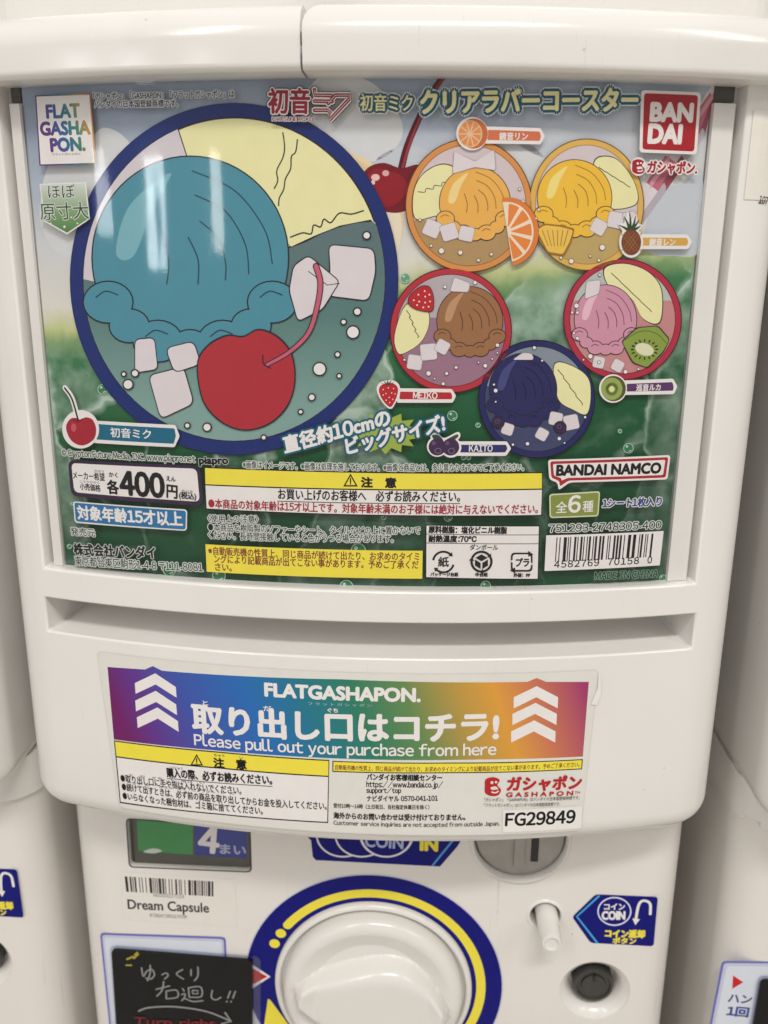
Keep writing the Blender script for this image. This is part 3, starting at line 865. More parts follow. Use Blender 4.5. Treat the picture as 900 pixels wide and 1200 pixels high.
p.blob([(233.5, 427), (245, 406), (267, 394), (286, 395), (304, 387), (325, 395), (341.5, 415), (345.5, 446), (336.5, 475), (315, 495.5), (286, 502.5), (259, 491.5), (239.5, 467)], ink((170, 44, 54)))
p.line([(371, 312), (376, 332), (372, 360), (362, 390), (340, 412), (314, 427)], 8, LINE, w1=6)
p.line([(371, 312), (376, 332), (372, 360), (362, 390), (340, 412), (314, 427)], 5.6, ink((190, 92, 112)), w1=3.6)
p.line([(309, 416), (310, 426), (318, 431)], 1.6, LINE)
p.done()
p = P('bubbles', 200, co)
bubbles(p, [(430, 276, 3.6), (419, 365, 3.6), (403, 377, 2.4), (414, 389, 6.6), (396, 415, 2.4), (375, 432, 6.8), (366, 465, 3.2), (353, 482, 2), (244, 500, 4), (221, 498, 2.4), (160, 437, 3.4), (147, 438, 2), (152, 450, 5), (310, 512, 2.2), (398, 440, 2)], LINE, WH, 1.6)
p.done()

def small_coaster(c, rx, ry, rim, rim2, top, low, level, slicepts, scoopspec, cubes, bubs, label, extra):
    cx, cy = c
    p = P('coaster_picture', 214)
    p.circ(cx, cy, rx+1.2, ink(tuple(int(v*0.6) for v in rim2)), ry+1.2, n=72)
    p.circ(cx, cy, rx, ink(rim), ry, n=72)
    p.circ(cx, cy, rx-6, ink(rim2), ry-6, n=72)
    p.circ(cx, cy, rx-7, ink(top), ry-7, n=72)
    a = asin(max(-1, min(1, (level-cy)/(ry-7)))); a = math.degrees(a)
    pts = [(cx+(rx-7)*cos(radians(t)), cy+(ry-7)*sin(radians(t))) for t in [a+(180-2*a)*i/40 for i in range(41)]]
    p.poly(pts, ink(low))
    o = p.done(); o['label'] = label
    p = P('melon_slice', 222, o)
    p.poly(spline(slicepts, 6, True), LINE)
    m = (sum(v[0] for v in slicepts)/len(slicepts), sum(v[1] for v in slicepts)/len(slicepts))
    p.poly([(m[0]+(x-m[0])*0.965, m[1]+(y-m[1])*0.965) for x, y in spline(slicepts, 6, True)], CREAM)
    w = [(slicepts[0][0]*0.72+m[0]*0.28, slicepts[0][1]*0.72+m[1]*0.28), (m[0]+3, m[1]-3), (slicepts[len(slicepts)//2][0]*0.7+m[0]*0.3, slicepts[len(slicepts)//2][1]*0.7+m[1]*0.3)]
    p.line([(w[0][0]+(w[2][0]-w[0][0])*i/8+(1.5 if i % 2 else -1.5), w[0][1]+(w[2][1]-w[0][1])*i/8+(1.2 if i % 2 else -1.2)) for i in range(9)], 0.9, LINE)
    p.done()
    p = P('ice_scoop', 230, o); scoop(p, *scoopspec, lw=0.9); p.done()
    for n_, q in enumerate(cubes):
        p = P('ice_cube', 252+3*n_, o); cube(p, q, 3, 0.6, ICELINE); p.done()
    p = P('bubbles', 270, o); bubbles(p, bubs, ink(tuple(int(v*0.55) for v in rim2)), WH, 0.5); p.done()
    p = P('fruit', 280, o); extra(p); p.done()
    return o
def sq(cx, cy, r, rot=0.3): return [(cx+r*cos(rot+pi/4+k*pi/2)*1.3, cy+r*sin(rot+pi/4+k*pi/2)*1.3) for k in range(4)]
def fr_orange(p):
    p.poly(ell(600, 268, 34, 37, radians(-20), 40, 150, 330)+[(600, 268)], LINE) if False else None
    pts = ell(594, 272, 36, 40, 0, 40, -100, 80)
    p.poly([(x+0.8, y) for x, y in pts], LINE)
    p.poly(pts, ink((214, 122, 58)))
    p.poly(ell(593, 272, 31, 35, 0, 30, -99, 79), ink((232, 214, 190)))
    for k in range(5):
        a = -90+k*34
        p.poly([(593+4*cos(radians(a+15)), 272+5*sin(radians(a+15)))]+[(593+29*cos(radians(t)), 272+33*sin(radians(t))) for t in (a+4, a+10, a+17, a+24, a+30)], ink((222, 130, 62)), r=2)
small_coaster((549, 241), 73, 77, (208, 140, 76), (160, 98, 50), (204, 190, 194), (172, 140, 96), 258,
    [(484, 226), (496, 203), (520, 192), (538, 205), (536, 250), (510, 254), (486, 257)],
    (556, 238, 41, 42, ink((226, 172, 84)), ink((150, 96, 40)), ink((240, 206, 140))),
    [sq(506, 268, 10, 0.4), sq(526, 272, 10, -0.3), sq(546, 274, 9, 0.2), [(532, 178), (556, 190), (578, 176), (580, 200), (556, 196), (530, 204)]],
    [(517, 294, 3), (492, 258, 1.4), (539, 296, 2.4), (560, 305, 1.6), (608, 222, 1.4), (612, 236, 1.2), (505, 288, 1.4), (575, 298, 1.6)],
    'orange-rimmed coaster picture with an orange half', fr_orange)
def fr_pine(p):
    p.poly([(626, 270), (636, 262), (655, 264), (672, 268), (668, 284), (660, 300), (640, 297)], ink((150, 110, 40)), r=3)
    p.poly([(628, 270), (637, 264), (655, 266), (670, 270), (666, 283), (658, 298), (641, 295)], ink((226, 186, 84)), r=3)
    for k in range(6): p.line([(634+k*6, 270), (641+k*3.6, 288)], 0.8, ink((150, 110, 40)), smooth=False)
small_coaster((686, 240), 66, 76, (214, 172, 88), (168, 128, 60), (204, 192, 196), (184, 158, 100), 252,
    [(694, 190), (716, 184), (734, 200), (745, 222), (744, 240), (720, 246), (700, 240)],
    (672, 232, 43, 44, ink((230, 184, 62)), ink((150, 108, 40)), ink((242, 214, 128))),
    [sq(700, 266, 9, 0.5), sq(720, 258, 10, 0.2), sq(736, 256, 8, -0.2)],
    [(704, 290, 3), (668, 306, 2.6), (700, 305, 1.6), (656, 302, 1.4), (630, 246, 1.4), (627, 256, 1.2), (726, 285, 1.4), (690, 300, 1.2)],
    'yellow-rimmed coaster picture with a pineapple wedge', fr_pine)
def strawberry(p, cx, cy, rx, ry, rot=0.0, leaf=True, outline=None):
    c, s = cos(rot), sin(rot)
    def T(l): return [(cx+(x*c-y*s), cy+(x*s+y*c)) for x, y in l]
    sh = [(-rx, -ry*0.55), (-rx*0.5, -ry*0.95), (rx*0.5, -ry*0.95), (rx, -ry*0.5), (rx*0.8, ry*0.2), (rx*0.3, ry*0.85), (0, ry), (-rx*0.35, ry*0.8), (-rx*0.85, ry*0.15)]
    if outline: p.blob(T([(x*1.22, y*1.2-0.5) for x, y in sh]), outline)
    else: p.blob(T([(x*1.06, y*1.06) for x, y in sh]), LINE)
    p.blob(T(sh), ink((180, 36, 46)))
    for i, (x, y) in enumerate([(-0.55, -0.5), (0, -0.6), (0.55, -0.5), (-0.3, -0.15), (0.3, -0.15), (-0.6, -0.05), (0.65, -0.05), (0, 0.2), (-0.35, 0.4), (0.35, 0.38), (0, 0.62)]):
        p.circ(*T([(x*rx, y*ry)])[0], max(0.6, rx*0.07), ink((238, 214, 190)), n=8)
    if leaf:
        for k in range(5):
            a = -pi/2+(k-2)*0.55
            p.poly(T([(-rx*0.12, -ry*0.82), (rx*0.9*cos(a), -ry*0.85+ry*0.5*sin(a)), (rx*0.14, -ry*0.82)]), ink((70, 66, 40)))
small_coaster((528, 387), 70, 72, (178, 48, 60), (120, 34, 46), (176, 168, 172), (150, 112, 132), 372,
    [(476, 356), (500, 362), (503, 380), (494, 400), (478, 412), (466, 414), (462, 392)],
    (550, 376, 38, 40, ink((150, 106, 70)), ink((84, 52, 34)), ink((184, 142, 106))),
    [sq(486, 424, 9, 0.15), sq(502, 412, 10, -0.1), sq(518, 406, 8, 0.5), [(532, 325), (550, 332), (548, 342), (527, 341)]],
    [(502, 437, 2.6), (568, 428, 2.2), (582, 404, 2), (556, 331, 2), (521, 336, 1.8), (519, 449, 1.8), (474, 421, 1.2), (523, 437, 1.8), (576, 420, 1), (582, 413, 1), (509, 443, 1), (560, 424, 1), (534, 430, 1.6)],
    'red-rimmed coaster picture with a strawberry', lambda p: strawberry(p, 496, 352, 15, 15, -0.7, leaf=False))
def kiwi_wedge(p):
    pts = [(727, 400), (745, 384), (768, 382), (782, 398), (774, 412), (756, 430), (740, 424)]
    p.poly([(x+(1 if x > 752 else -1), y+(1 if y > 405 else -1)) for x, y in pts], LINE, r=4); p.poly(pts, ink((132, 152, 66)), r=4)
    p.line([(730, 398), (748, 388), (766, 390), (779, 402)], 0.9, ink((82, 100, 40)))
    p.circ(753, 409, 11, ink((214, 212, 180)), 7, rot=0.3)
    for k in range(16):
        a = 2*pi*k/16; p.line([(753+13*cos(a), 409+9.5*sin(a)), (753+15.5*cos(a), 409+11.5*sin(a))], 1.4, K, smooth=False)
small_coaster((728, 374), 68, 70, (172, 44, 66), (120, 34, 50), (176, 184, 178), (190, 132, 132), 352,
    [(706, 314), (730, 308), (758, 318), (774, 340), (772, 378), (752, 374), (738, 350), (712, 336)],
    (708, 374, 36, 40, ink((200, 142, 164)), ink((120, 70, 96)), ink((222, 180, 196))),
    [[(686, 330), (702, 328), (700, 344), (684, 350)], sq(700, 424, 7, 0.2), sq(722, 428, 7, 0.5)],
    [(674, 358, 2.6), (669, 366, 1.4), (675, 366, 1.6), (671, 390, 1.4), (675, 396, 1.8), (690, 417, 2.6), (731, 435, 2.2), (700, 424, 1.6), (701, 322, 1.4), (746, 432, 1.2), (682, 421, 1)],
    'crimson-rimmed coaster picture with a kiwi wedge', kiwi_wedge)
def blueb(p):
    for x, y, r in ((655, 500, 7), (583, 494, 7)):
        p.circ(x, y, r+0.6, K, n=24); p.circ(x, y, r, ink((52, 36, 66)), n=24); p.ring(x-1, y-1, r*0.4, r*0.35, 0.7, ink((96, 80, 112)), 16)
small_coaster((628, 467), 67, 68, (34, 36, 92), (24, 24, 60), (128, 138, 150), (62, 68, 104), 452,
    [(648, 426), (670, 428), (690, 446), (688, 484), (670, 480), (652, 466)],
    (612, 456, 39, 42, ink((38, 38, 88)), ink((14, 14, 40)), ink((66, 70, 122))),
    [sq(650, 490, 8, 0.2), sq(668, 494, 9, -0.2), sq(634, 508, 7, 0.5), sq(594, 502, 7, 0.3), [(600, 421), (612, 413), (622, 414), (624, 421)]],
    [(580, 457, 2.2), (578, 450, 1.2), (654, 513, 2), (617, 519, 2), (684, 488, 1.4), (625, 407, 1.8), (634, 422, 1.2), (580, 470, 1), (600, 520, 1.4), (660, 518, 1)],
    'navy-rimmed coaster picture with blueberries', blueb)

# ---- name tags with little fruit
def tag_bar(name, q, col, txt, t0, t1, h, label):
    p = P(name, 322)
    (x0, y0), (x1, y1), (x2, y2), (x3, y3) = q
    p.poly([(x0-3, y0-4), (x1+1, y1-4), (x1+6, (y1+y2)/2), (x2+1, y2+4), (x3-3, y3+4)], WH, r=2)
    p.poly([(x0, y0), (x1, y1), (x1+1.5, (y1+y2)/2), (x2, y2), (x3, y3)], ink(col), r=1.5)
    p.text(txt, t0, t1, h, WH, bold=0.25, wide=True)
    o = p.done(); o['label'] = label
    return o
t = tag_bar('fruit_tag', [(118, 496), (207, 501), (206, 519), (116, 514)], (24, 100, 128), '初音ミク', (133, 511), (180, 513.5), 11, 'teal name tag with a cherry')
p = P('cherry_icon', 340, t)
p.line([(80, 454), (88, 466), (95, 490)], 6.5, WH); p.circ(98, 502, 21.5, WH, 22.5)
p.blob([(81, 500), (86, 490), (94, 489), (98, 491), (104, 488), (112, 491), (116, 502), (113, 514), (100, 521), (87, 515)], ink((160, 36, 52)))
p.line([(79.5, 454), (88, 467), (95, 491)], 2, K); p.line([(90, 491), (95, 493), (100, 490)], 1.6, RBK); p.circ(90, 500, 3, ink((190, 84, 96)), 5); p.done()
t = tag_bar('fruit_tag', [(469, 458), (528, 459), (529, 467), (468, 467)], (176, 40, 48), 'MEIKO', (484, 466), (512, 466.5), 7.5, 'red name tag with a strawberry')
p = P('strawberry_icon', 340, t); strawberry(p, 456, 462, 11, 14, -0.1, True, WH); p.done()
t = tag_bar('fruit_tag', [(538, 520), (592, 520), (591, 529), (537, 529)], (44, 46, 102), 'KAITO', (549, 528), (576, 528), 7.5, 'navy name tag with blueberries')
p = P('blueberry_icon', 340, t)
p.circ(512, 522, 12, WH); p.circ(528, 523, 12, WH); p.blob([(504, 508), (512, 506), (520, 512), (536, 505), (538, 512), (526, 520), (508, 517)], WH)
p.blob([(506, 509), (514, 509), (519, 516), (510, 516)], ink((52, 66, 48))); p.blob([(534, 508), (536, 511), (526, 518), (520, 516)], ink((60, 76, 54)))
for x in (512, 527.5): p.circ(x, 522.5, 10, ink((62, 38, 74))); p.ring(x+1, 527, 4, 3.4, 0.8, ink((120, 104, 136)), 16); p.circ(x-4, 518, 2.4, ink((98, 76, 112)))
p.done()
t = tag_bar('fruit_tag', [(732, 449), (785, 447), (786, 457), (732, 458)], (88, 50, 98), '巡音ルカ', (743, 457.5), (771, 456.8), 8, 'purple name tag with a kiwi half')
p = P('kiwi_icon', 340, t)
p.circ(716, 454.5, 16.2, WH, 16.6); p.circ(716.5, 454.5, 14.4, ink((84, 82, 44)), 14.8); p.circ(714.5, 454.8, 12.4, ink((146, 164, 84)), 13); p.circ(714.5, 455, 3, ink((214, 216, 150)), 3.4)
for k in range(20): a = 2*pi*k/20; p.line([(714.5+4.6*cos(a), 455+4.8*sin(a)), (714.5+7*cos(a), 455+7.4*sin(a))], 0.9, ink((52, 56, 28)), smooth=False)
p.done()
t = tag_bar('fruit_tag', [(571, 153), (631, 155), (631, 166), (570, 165)], (202, 110, 76), '鏡音リン', (584, 165), (617, 165), 9, 'orange name tag with an orange half')
p = P('orange_icon', 340, t)
p.circ(552.5, 157.5, 18.4, WH, 19.5); p.circ(554, 157.5, 16.6, ink((190, 104, 56)), 17.6); p.circ(550, 157.8, 14.2, ink((224, 188, 150)), 15.8)
for k in range(10):
    a = 36*k; p.poly([(550+2.6*cos(radians(a+18)), 157.8+2.8*sin(radians(a+18)))]+[(550+13*cos(radians(x)), 157.8+14.6*sin(radians(x))) for x in (a+3, a+12, a+24, a+33)], ink((216, 140, 84)))
p.done()
t = tag_bar('fruit_tag', [(748, 278.5), (802, 279), (802, 288), (748, 288)], (206, 160, 76), '鏡音レン', (758, 288), (788, 288), 8.5, 'golden name tag with a pineapple')
p = P('pineapple_icon', 340, t)
p.circ(737, 284, 14, WH, 18); p.poly([(722, 262), (729, 262), (733, 247), (737, 258), (743, 250), (745, 262), (751, 264), (742, 276), (728, 274)], WH, r=2)
for a, b in (((734, 270), (723, 264)), ((735, 269), (729, 254)), ((736, 269), (735, 249)), ((738, 269), (742, 253)), ((739, 270), (748, 265)), ((737, 270), (746, 258))):
    p.line([a, ((a[0]+b[0])/2+0.6, (a[1]+b[1])/2), b], 4, ink((44, 72, 42)), w1=0.6)
p.circ(737, 284, 11.4, ink((118, 66, 40)), 15)
for k in range(-3, 4):
    p.line([(737+k*4-8, 284-11), (737+k*4+8, 284+11)], 0.6, ink((160, 106, 62)), smooth=False) if abs(k) < 2 else None
    p.line([(737+k*4+8, 284-11), (737+k*4-8, 284+11)], 0.6, ink((160, 106, 62)), smooth=False) if abs(k) < 2 else None
p.done()

# ---- lettering at the top of the card
p = P('series_title', 400)
LR = ink((150, 28, 52))
def z_(l): return [(300+a/3.75, 90+b/3.75) for a, b in l]
MK = [z_([(262, 62), (262, 86), (336, 88)]), z_([(262, 112), (338, 114)]), z_([(262, 152), (318, 152), (330, 162), (328, 194), (412, 104), (414, 86), (352, 86), (322, 122)])]
for w_, m_ in ((9.4, K), (7.4, WH)):
    for l_ in MK: p.line(l_, w_, m_, smooth=False); p.layer -= 2
    p.layer += 3
for l_ in MK: p.line(l_, 4.2, LR, smooth=False); p.layer -= 2
p.layer += 4
for l_ in MK: p.line(l_, 0.7, WH, smooth=False)
p.text('初音', (317, 134), (364, 134.5), 29, LR, bold=0.9, out=WH, ow=2.4, out2=K, ow2=3.4)
p.text('HATSUNE MIKU', (321, 143), (368, 143.5), 4.5, ink((120, 30, 60)), bold=0.2, out=WH, ow=0.8, wide=True)
p.done()
p = P('product_title', 400)
YL = ink((232, 224, 166))
p.text('初音ミク', (423, 131), (483, 131.5), 19, YL, bold=0.35, out=TEALD, ow=3.2, out2=WH, ow2=4.2)
p.text('クリアラバーコースター', (493, 134), (743, 131), 26, YL, bold=1.3, out=TEALD, ow=4.6, out2=ink((206, 212, 216)), ow2=5.8)
p.done()
p = P('trademark_note', 400)
p.text('「ガシャポン」「GASHAPON」「フラットガシャポン」は', (114, 119), (277, 116), 9, K, bold=0.15, out=ink((206, 208, 210)), ow=1)
p.text('バンダイの日本国登録商標です。', (115, 128), (212, 126.5), 8.5, K, bold=0.15, out=ink((206, 208, 210)), ow=1)
p.done()
p = P('range_logo', 400)
s0 = CARD.to2(46, 150)[0]; s1 = CARD.to2(117, 150)[0]
RAIN = ramp_ink('printed_rainbow', [(s0, (96, 50, 120)), (s0+(s1-s0)*0.25, (46, 92, 150)), (s0+(s1-s0)*0.5, (60, 130, 110)), (s0+(s1-s0)*0.72, (196, 140, 70)), (s1, (166, 40, 60))], 1, 0.25)
p.poly([(46, 113), (110, 111), (117, 193), (51, 195)], RAIN); p.poly([(47.5, 114.5), (108.8, 112.6), (115, 191.6), (52.4, 193.4)], WH)
p.text('FLAT', (60, 139.5), (98, 138), 15, RAIN, bold=1.0); p.text('GASHA', (53, 159.5), (110, 158), 15, RAIN, bold=1.0); p.text('PON.', (65, 178.5), (104, 177), 15, RAIN, bold=1.0)
p.text('フラットガシャポン', (66, 183), (99, 182.5), 2.6, K)
p.done()
p = P('life_size_badge', 400)
zt = CARD.to2(80, 214)[1]; zb = CARD.to2(80, 275)[1]
PENT = ramp_ink('printed_green_badge', [(zb, (70, 120, 62)), (zb*0.6+zt*0.4, (120, 154, 104)), (zt, (206, 212, 204))], 0, 1)
p.poly([(51, 216), (105, 214), (109.5, 257), (83, 275), (56.5, 260)], WH); p.poly([(52.5, 217.5), (103.5, 215.5), (108, 256.4), (83, 273), (58, 259)], PENT)
for q in ((64, 262, 1), (80, 266, 1.5), (95, 262, 1), (100, 240, 0.8), (70, 228, 0.8), (60, 248, 0.8), (88, 255, 1)): p.circ(q[0], q[1], q[2], WH, n=10)
p.text('ほぼ', (62, 233), (93, 232), 15.5, ink((40, 62, 46)), out=ink((206, 212, 204)), ow=1.1); p.text('原寸大', (53, 258.5), (109, 257), 20, ink((40, 62, 46)), out=ink((196, 206, 192)), ow=1.1)
p.done()
p = P('maker_logo', 400)
p.box([(748, 107), (817.5, 109.5), (812.5, 182), (746, 179.5)], WH, r=5); p.box([(751.5, 110.5), (814, 113), (809.5, 178.5), (749.5, 176)], ink((164, 28, 38)), r=4)
p.text('BAN', (759, 142.5), (806.5, 143.5), 20.5, WH, bold=1.6); p.text('DAI', (756.5, 168), (793.5, 168.8), 21, WH, bold=1.6)
p.done()
def capsule_mark(p, cx, cy, r, red, white):
    p.blob([(cx-r*0.9, cy-r*0.1), (cx-r*0.8, cy-r*0.8), (cx, cy-r*1.05), (cx+r*0.75, cy-r*0.75), (cx+r*0.5, cy-r*0.15), (cx+r*0.9, cy+r*0.35), (cx+r*0.6, cy+r*0.95), (cx-r*0.2, cy+r*1.05), (cx-r*0.85, cy+r*0.7)], red)
    p.circ(cx-r*0.1, cy-r*0.45, r*0.17, white, n=12); p.circ(cx+r*0.35, cy-r*0.5, r*0.14, white, n=12)
    p.blob([(cx-r*0.25, cy+r*0.1), (cx+r*0.3, cy-r*0.02), (cx+r*0.6, cy+r*0.28), (cx+r*0.2, cy+r*0.34), (cx-r*0.1, cy+r*0.36)], white)
    p.line([(cx-r*0.1, cy+r*0.62), (cx+r*0.3, cy+r*0.68), (cx+r*0.6, cy+r*0.5)], r*0.16, white)
p = P('brand_mark', 400)
p.circ(745, 196, 9.4, WH, 10.8); capsule_mark(p, 745, 196, 8.2, ink((160, 28, 44)), WH)
p.text('ガシャポン.', (755, 203.5), (812, 205), 14.5, ink((160, 28, 44)), bold=0.7, out=WH, ow=2.2)
p.done()

# ---- slogan, notes and labels
p = P('size_slogan', 400)
st = []
for k in range(28):
    a = 2*pi*k/28; r = 1.0 if k % 2 else 0.72; st.append((452+42*r*cos(a), 506+25*r*sin(a)))
p.poly(st, ink((150, 170, 70)))
TO = ink((20, 92, 116))
p.text('直径約10cmの', (336, 530), (458, 497), 19.5, WH, bold=0.9, out=TO, ow=3.2, slant=0.12)
p.text('ビッグサイズ!', (408, 531.5), (521, 503.5), 19.5, WH, bold=0.9, out=TO, ow=3.2, slant=0.12)
p.done()
GW = ink((206, 212, 206))
p = P('picture_note', 440)
p.text('※画像はイメージです。※画像は処理を施しております。※画像と商品とは、多少異なりますのでご了承ください。', (287, 547), (612, 550), 9, K, bold=0.1, out=GW, ow=1.0, res=2)
p.done()
p = P('copyright_note', 440)
p.text('© Crypton Future Media, INC. www.piapro.net', (78, 534.5), (232, 542.5), 10, K, bold=0.15, out=GW, ow=1.0, wide=True)
p.text('piapro', (237, 544.5), (270, 544.5), 10.5, K, bold=0.7, out=GW, ow=1.2)
p.done()
p = P('price_label', 440)
p.box([(84, 537), (237.5, 544), (241, 591), (88, 579.5)], DKP, r=9); p.box([(88, 541), (233.5, 547.5), (237, 586), (91.5, 575)], WH, r=6)
p.text('メーカー希望', (90.5, 559.5), (127, 562), 9, K, bold=0.2); p.text('小売価格', (98.5, 572), (122, 574.5), 8, K, bold=0.2)
p.text('きぼう', (115, 551.5), (126, 552.5), 3, K); p.text('こうりかかく', (98, 564), (121, 565.5), 3, K)
p.text('かく', (132, 557), (142, 558), 5.5, K, bold=0.2); p.text('各', (130.5, 576.5), (143.5, 577.5), 16, K, bold=0.6)
p.text('400', (146, 577.5), (196, 581), 27, K, bold=1.5)
p.text('えん', (198.5, 561.5), (209, 562.5), 5.5, K, bold=0.2); p.text('円', (199, 581), (211, 582.5), 15, K, bold=0.5)
p.text('(税込)', (213.5, 583.5), (233, 585), 9.5, K, bold=0.25); p.text('ぜいこみ', (216, 574.5), (229, 575.5), 3, K)
p.done()
p = P('age_label', 440)
p.box([(90, 585.5), (222.5, 595), (222, 620), (92, 610.5)], WH, r=4); p.box([(91.5, 587), (221, 596.5), (220.5, 618.5), (93.3, 609)], BLUE, r=3)
p.text('対象年齢15才以上', (96, 606.5), (217, 614.5), 16, WH, bold=0.6)
p.done()
p = P('seller_note', 440)
p.text('発売元', (88, 625), (116, 627), 9, K, bold=0.1, out=GW, ow=1.0)
p.text('株式会社バンダイ', (92, 648), (186, 652.5), 13.5, K, bold=0.6, out=GW, ow=1.3)
p.text('東京都台東区駒形1-4-8 〒111-8081', (93, 660), (241, 668), 11, K, bold=0.1, out=GW, ow=1.0)
p.done()
def warn(p, cx, cy, r):
    p.poly([(cx, cy-r), (cx+r, cy+r*0.8), (cx-r, cy+r*0.8)], K, [[(cx, cy-r*0.62), (cx+r*0.68, cy+r*0.6), (cx-r*0.68, cy+r*0.6)]])
    p.line([(cx, cy-r*0.3), (cx, cy+r*0.2)], r*0.18, K, smooth=False); p.circ(cx, cy+r*0.42, r*0.11, K, n=10)
p = P('caution_label', 440)
p.box([(242, 545.5), (634, 551.5), (633, 602.5), (244, 595)], K); p.box([(243, 546.7), (633, 552.7), (633, 570.5), (243.6, 565.5)], YEL); p.box([(243.6, 567), (633, 572), (632, 601.2), (245, 593.8)], WH)
warn(p, 411.5, 561.5, 8.5); p.text('注　意', (424, 568.8), (464, 569.6), 11.5, K, bold=0.7)
p.text('お買い上げのお客様へ　必ずお読みください。', (328, 583), (538, 586), 12.5, K, bold=0.3)
p.line([(327, 585.2), (538, 588)], 0.8, K, smooth=False)
p.text('●本商品の対象年齢は15才以上です。対象年齢未満のお子様には絶対に与えないでください。', (247.5, 593), (628, 599.5), 11, ink((156, 32, 48)), bold=0.25, res=2)
p.done()
p = P('usage_note', 440)
p.text('〈使用上の注意〉', (246.5, 609.5), (305, 610.5), 8.5, K, bold=0.1, out=GW, ow=1.0)
p.text('●本商品を樹脂製のソファーやシート、タイルなどの上に置かないで', (247, 620), (492, 624), 9.5, K, bold=0.1, out=GW, ow=1.0, res=2)
p.text('ください。長時間接触していると色がうつる場合があります。', (247, 629), (461, 633.5), 9.5, K, bold=0.1, out=GW, ow=1.0, res=2)
p.done()
p = P('vending_notice', 440)
p.box([(243.5, 635.5), (495, 643), (494.5, 675.5), (245, 667.5)], YEL)
TX = ink((120, 40, 44))
p.text('※自動販売機の性質上、同じ商品が続けて出たり、お求めのタイミ', (247, 647.5), (491, 654.5), 9.5, TX, bold=0.2, res=2)
p.text('ングにより記載商品が出てこない事があります。予めご了承くだ', (254, 657), (490, 664), 9.5, TX, bold=0.2, res=2)
p.text('さい。', (255, 666), (274, 667), 8.5, TX, bold=0.2)
p.done()
p = P('recycling_label', 440)
p.box([(498.5, 612.5), (630.5, 613.5), (629, 677), (498, 675)], K); p.box([(499.5, 613.7), (629.5, 614.7), (628, 675.6), (499.2, 673.6)], WH)
p.line([(499, 623.5), (629.5, 624.5)], 0.8, K, smooth=False); p.line([(499, 634), (629, 634.8)], 0.8, K, smooth=False)
p.text('原料樹脂：塩化ビニル樹脂', (502, 622.2), (592, 623.2), 8, K, bold=0.45); p.text('耐熱温度：70℃', (502, 632.8), (557, 633.2), 8, K, bold=0.45)
p.text('ダンボール', (549.5, 642), (582, 642.3), 6.5, K, bold=0.15)
# paper mark: two round arrows about the character
def arrow_arc(p, cx, cy, r, a0, a1, w, m):
    pts = [(cx+r*cos(radians(a0+(a1-a0)*i/10)), cy+r*sin(radians(a0+(a1-a0)*i/10))) for i in range(11)]
    p.line(pts, w, m, n=2, cap=False)
    a = radians(a1); tdx, tdy = (-sin(a), cos(a)) if a1 > a0 else (sin(a), -cos(a))
    e = pts[-1]; p.poly([(e[0]+tdx*4, e[1]+tdy*4), (e[0]+cos(a)*3.2, e[1]+sin(a)*3.2), (e[0]-cos(a)*3.2, e[1]-sin(a)*3.2)], m)
arrow_arc(p, 519, 656, 12, 190, 310, 2.4, K); arrow_arc(p, 519, 656, 12, 15, 130, 2.4, K)
p.text('紙', (513, 661.5), (525, 661.5), 11.5, K, bold=0.3)
p.text('パッケージ台紙', (504, 672.5), (536, 672.8), 4.6, K, bold=0.25)
arrow_arc(p, 563, 655.5, 11.5, 200, 320, 2.6, K); arrow_arc(p, 563, 655.5, 11.5, -25, 80, 2.6, K); arrow_arc(p, 563, 655.5, 11.5, 95, 185, 2.6, K)
p.poly([(563, 647), (570, 651), (563, 655), (556, 651)], K); p.poly([(555.5, 653), (562, 657), (562, 664), (555.5, 660)], K); p.poly([(570.5, 653), (564, 657), (564, 664), (570.5, 660)], K)
p.text('中台紙', (556, 672.8), (570, 672.9), 4.6, K, bold=0.25)
qb = [(597, 645), (622, 645), (622, 667), (597, 667)]
p.poly(qb, K, r=5); p.poly([(599, 647), (620, 647), (620, 665), (599, 665)], WH, r=4); p.poly([(595, 655), (600.5, 653), (600.5, 657)], WH); p.poly([(623.5, 658), (618.5, 656), (618.5, 660)], WH)
p.poly([(617, 643), (623, 647), (617, 650)], K); p.poly([(602, 669), (596, 665.5), (602, 662)], K)
p.text('プラ', (602.5, 661), (617.5, 661), 9.5, K, bold=0.5); p.text('外装：PP', (600, 673.3), (619, 673.5), 4.6, K, bold=0.25)
p.done()
p = P('company_logo', 440)
p.poly([(640, 537), (782, 531.5), (778.5, 560), (665, 563.5), (652, 573), (651.5, 564), (641.5, 560)], WH, r=4); p.poly([(642.5, 539), (779.5, 534), (776.3, 557.8), (664, 561.3), (653.5, 568.5), (653.5, 562), (644, 558)], ink((166, 36, 46)), r=3)
p.poly([(645.8, 542), (776, 537.2), (773.3, 554.8), (663, 558.2), (655.5, 561.5), (655.5, 558.5), (647, 555.5)], WH, r=2)
p.text('BANDAI NAMCO', (650, 555.5), (770, 552.5), 12, K, bold=0.9)
p.done()
p = P('count_badge', 440)
p.box([(641.5, 577), (700.5, 573.5), (698.5, 603), (642, 605)], ink((206, 208, 176)), r=4); p.box([(643, 578.5), (699, 575.2), (697.2, 601.5), (643.5, 603.5)], ink((128, 142, 66)), r=3)
p.text('全', (649, 599), (662, 598.5), 13, WH, bold=0.2); p.text('6', (663.5, 598.5), (677, 598), 19.5, WH, bold=0.7); p.text('種', (680, 598), (692, 597.5), 13, WH, bold=0.2)
p.text('1シート1枚入り', (703, 593), (771, 590.5), 10.5, ink((36, 66, 130)), bold=0.5, out=WH, ow=1.4)
p.done()
p = P('barcode_label', 440)
p.text('751293-2748305-400', (641, 621.5), (771, 617), 9, K, bold=0.15, out=GW, ow=1.2)
p.box([(638, 625), (774, 620), (769.5, 660), (636, 666.5)], WH)
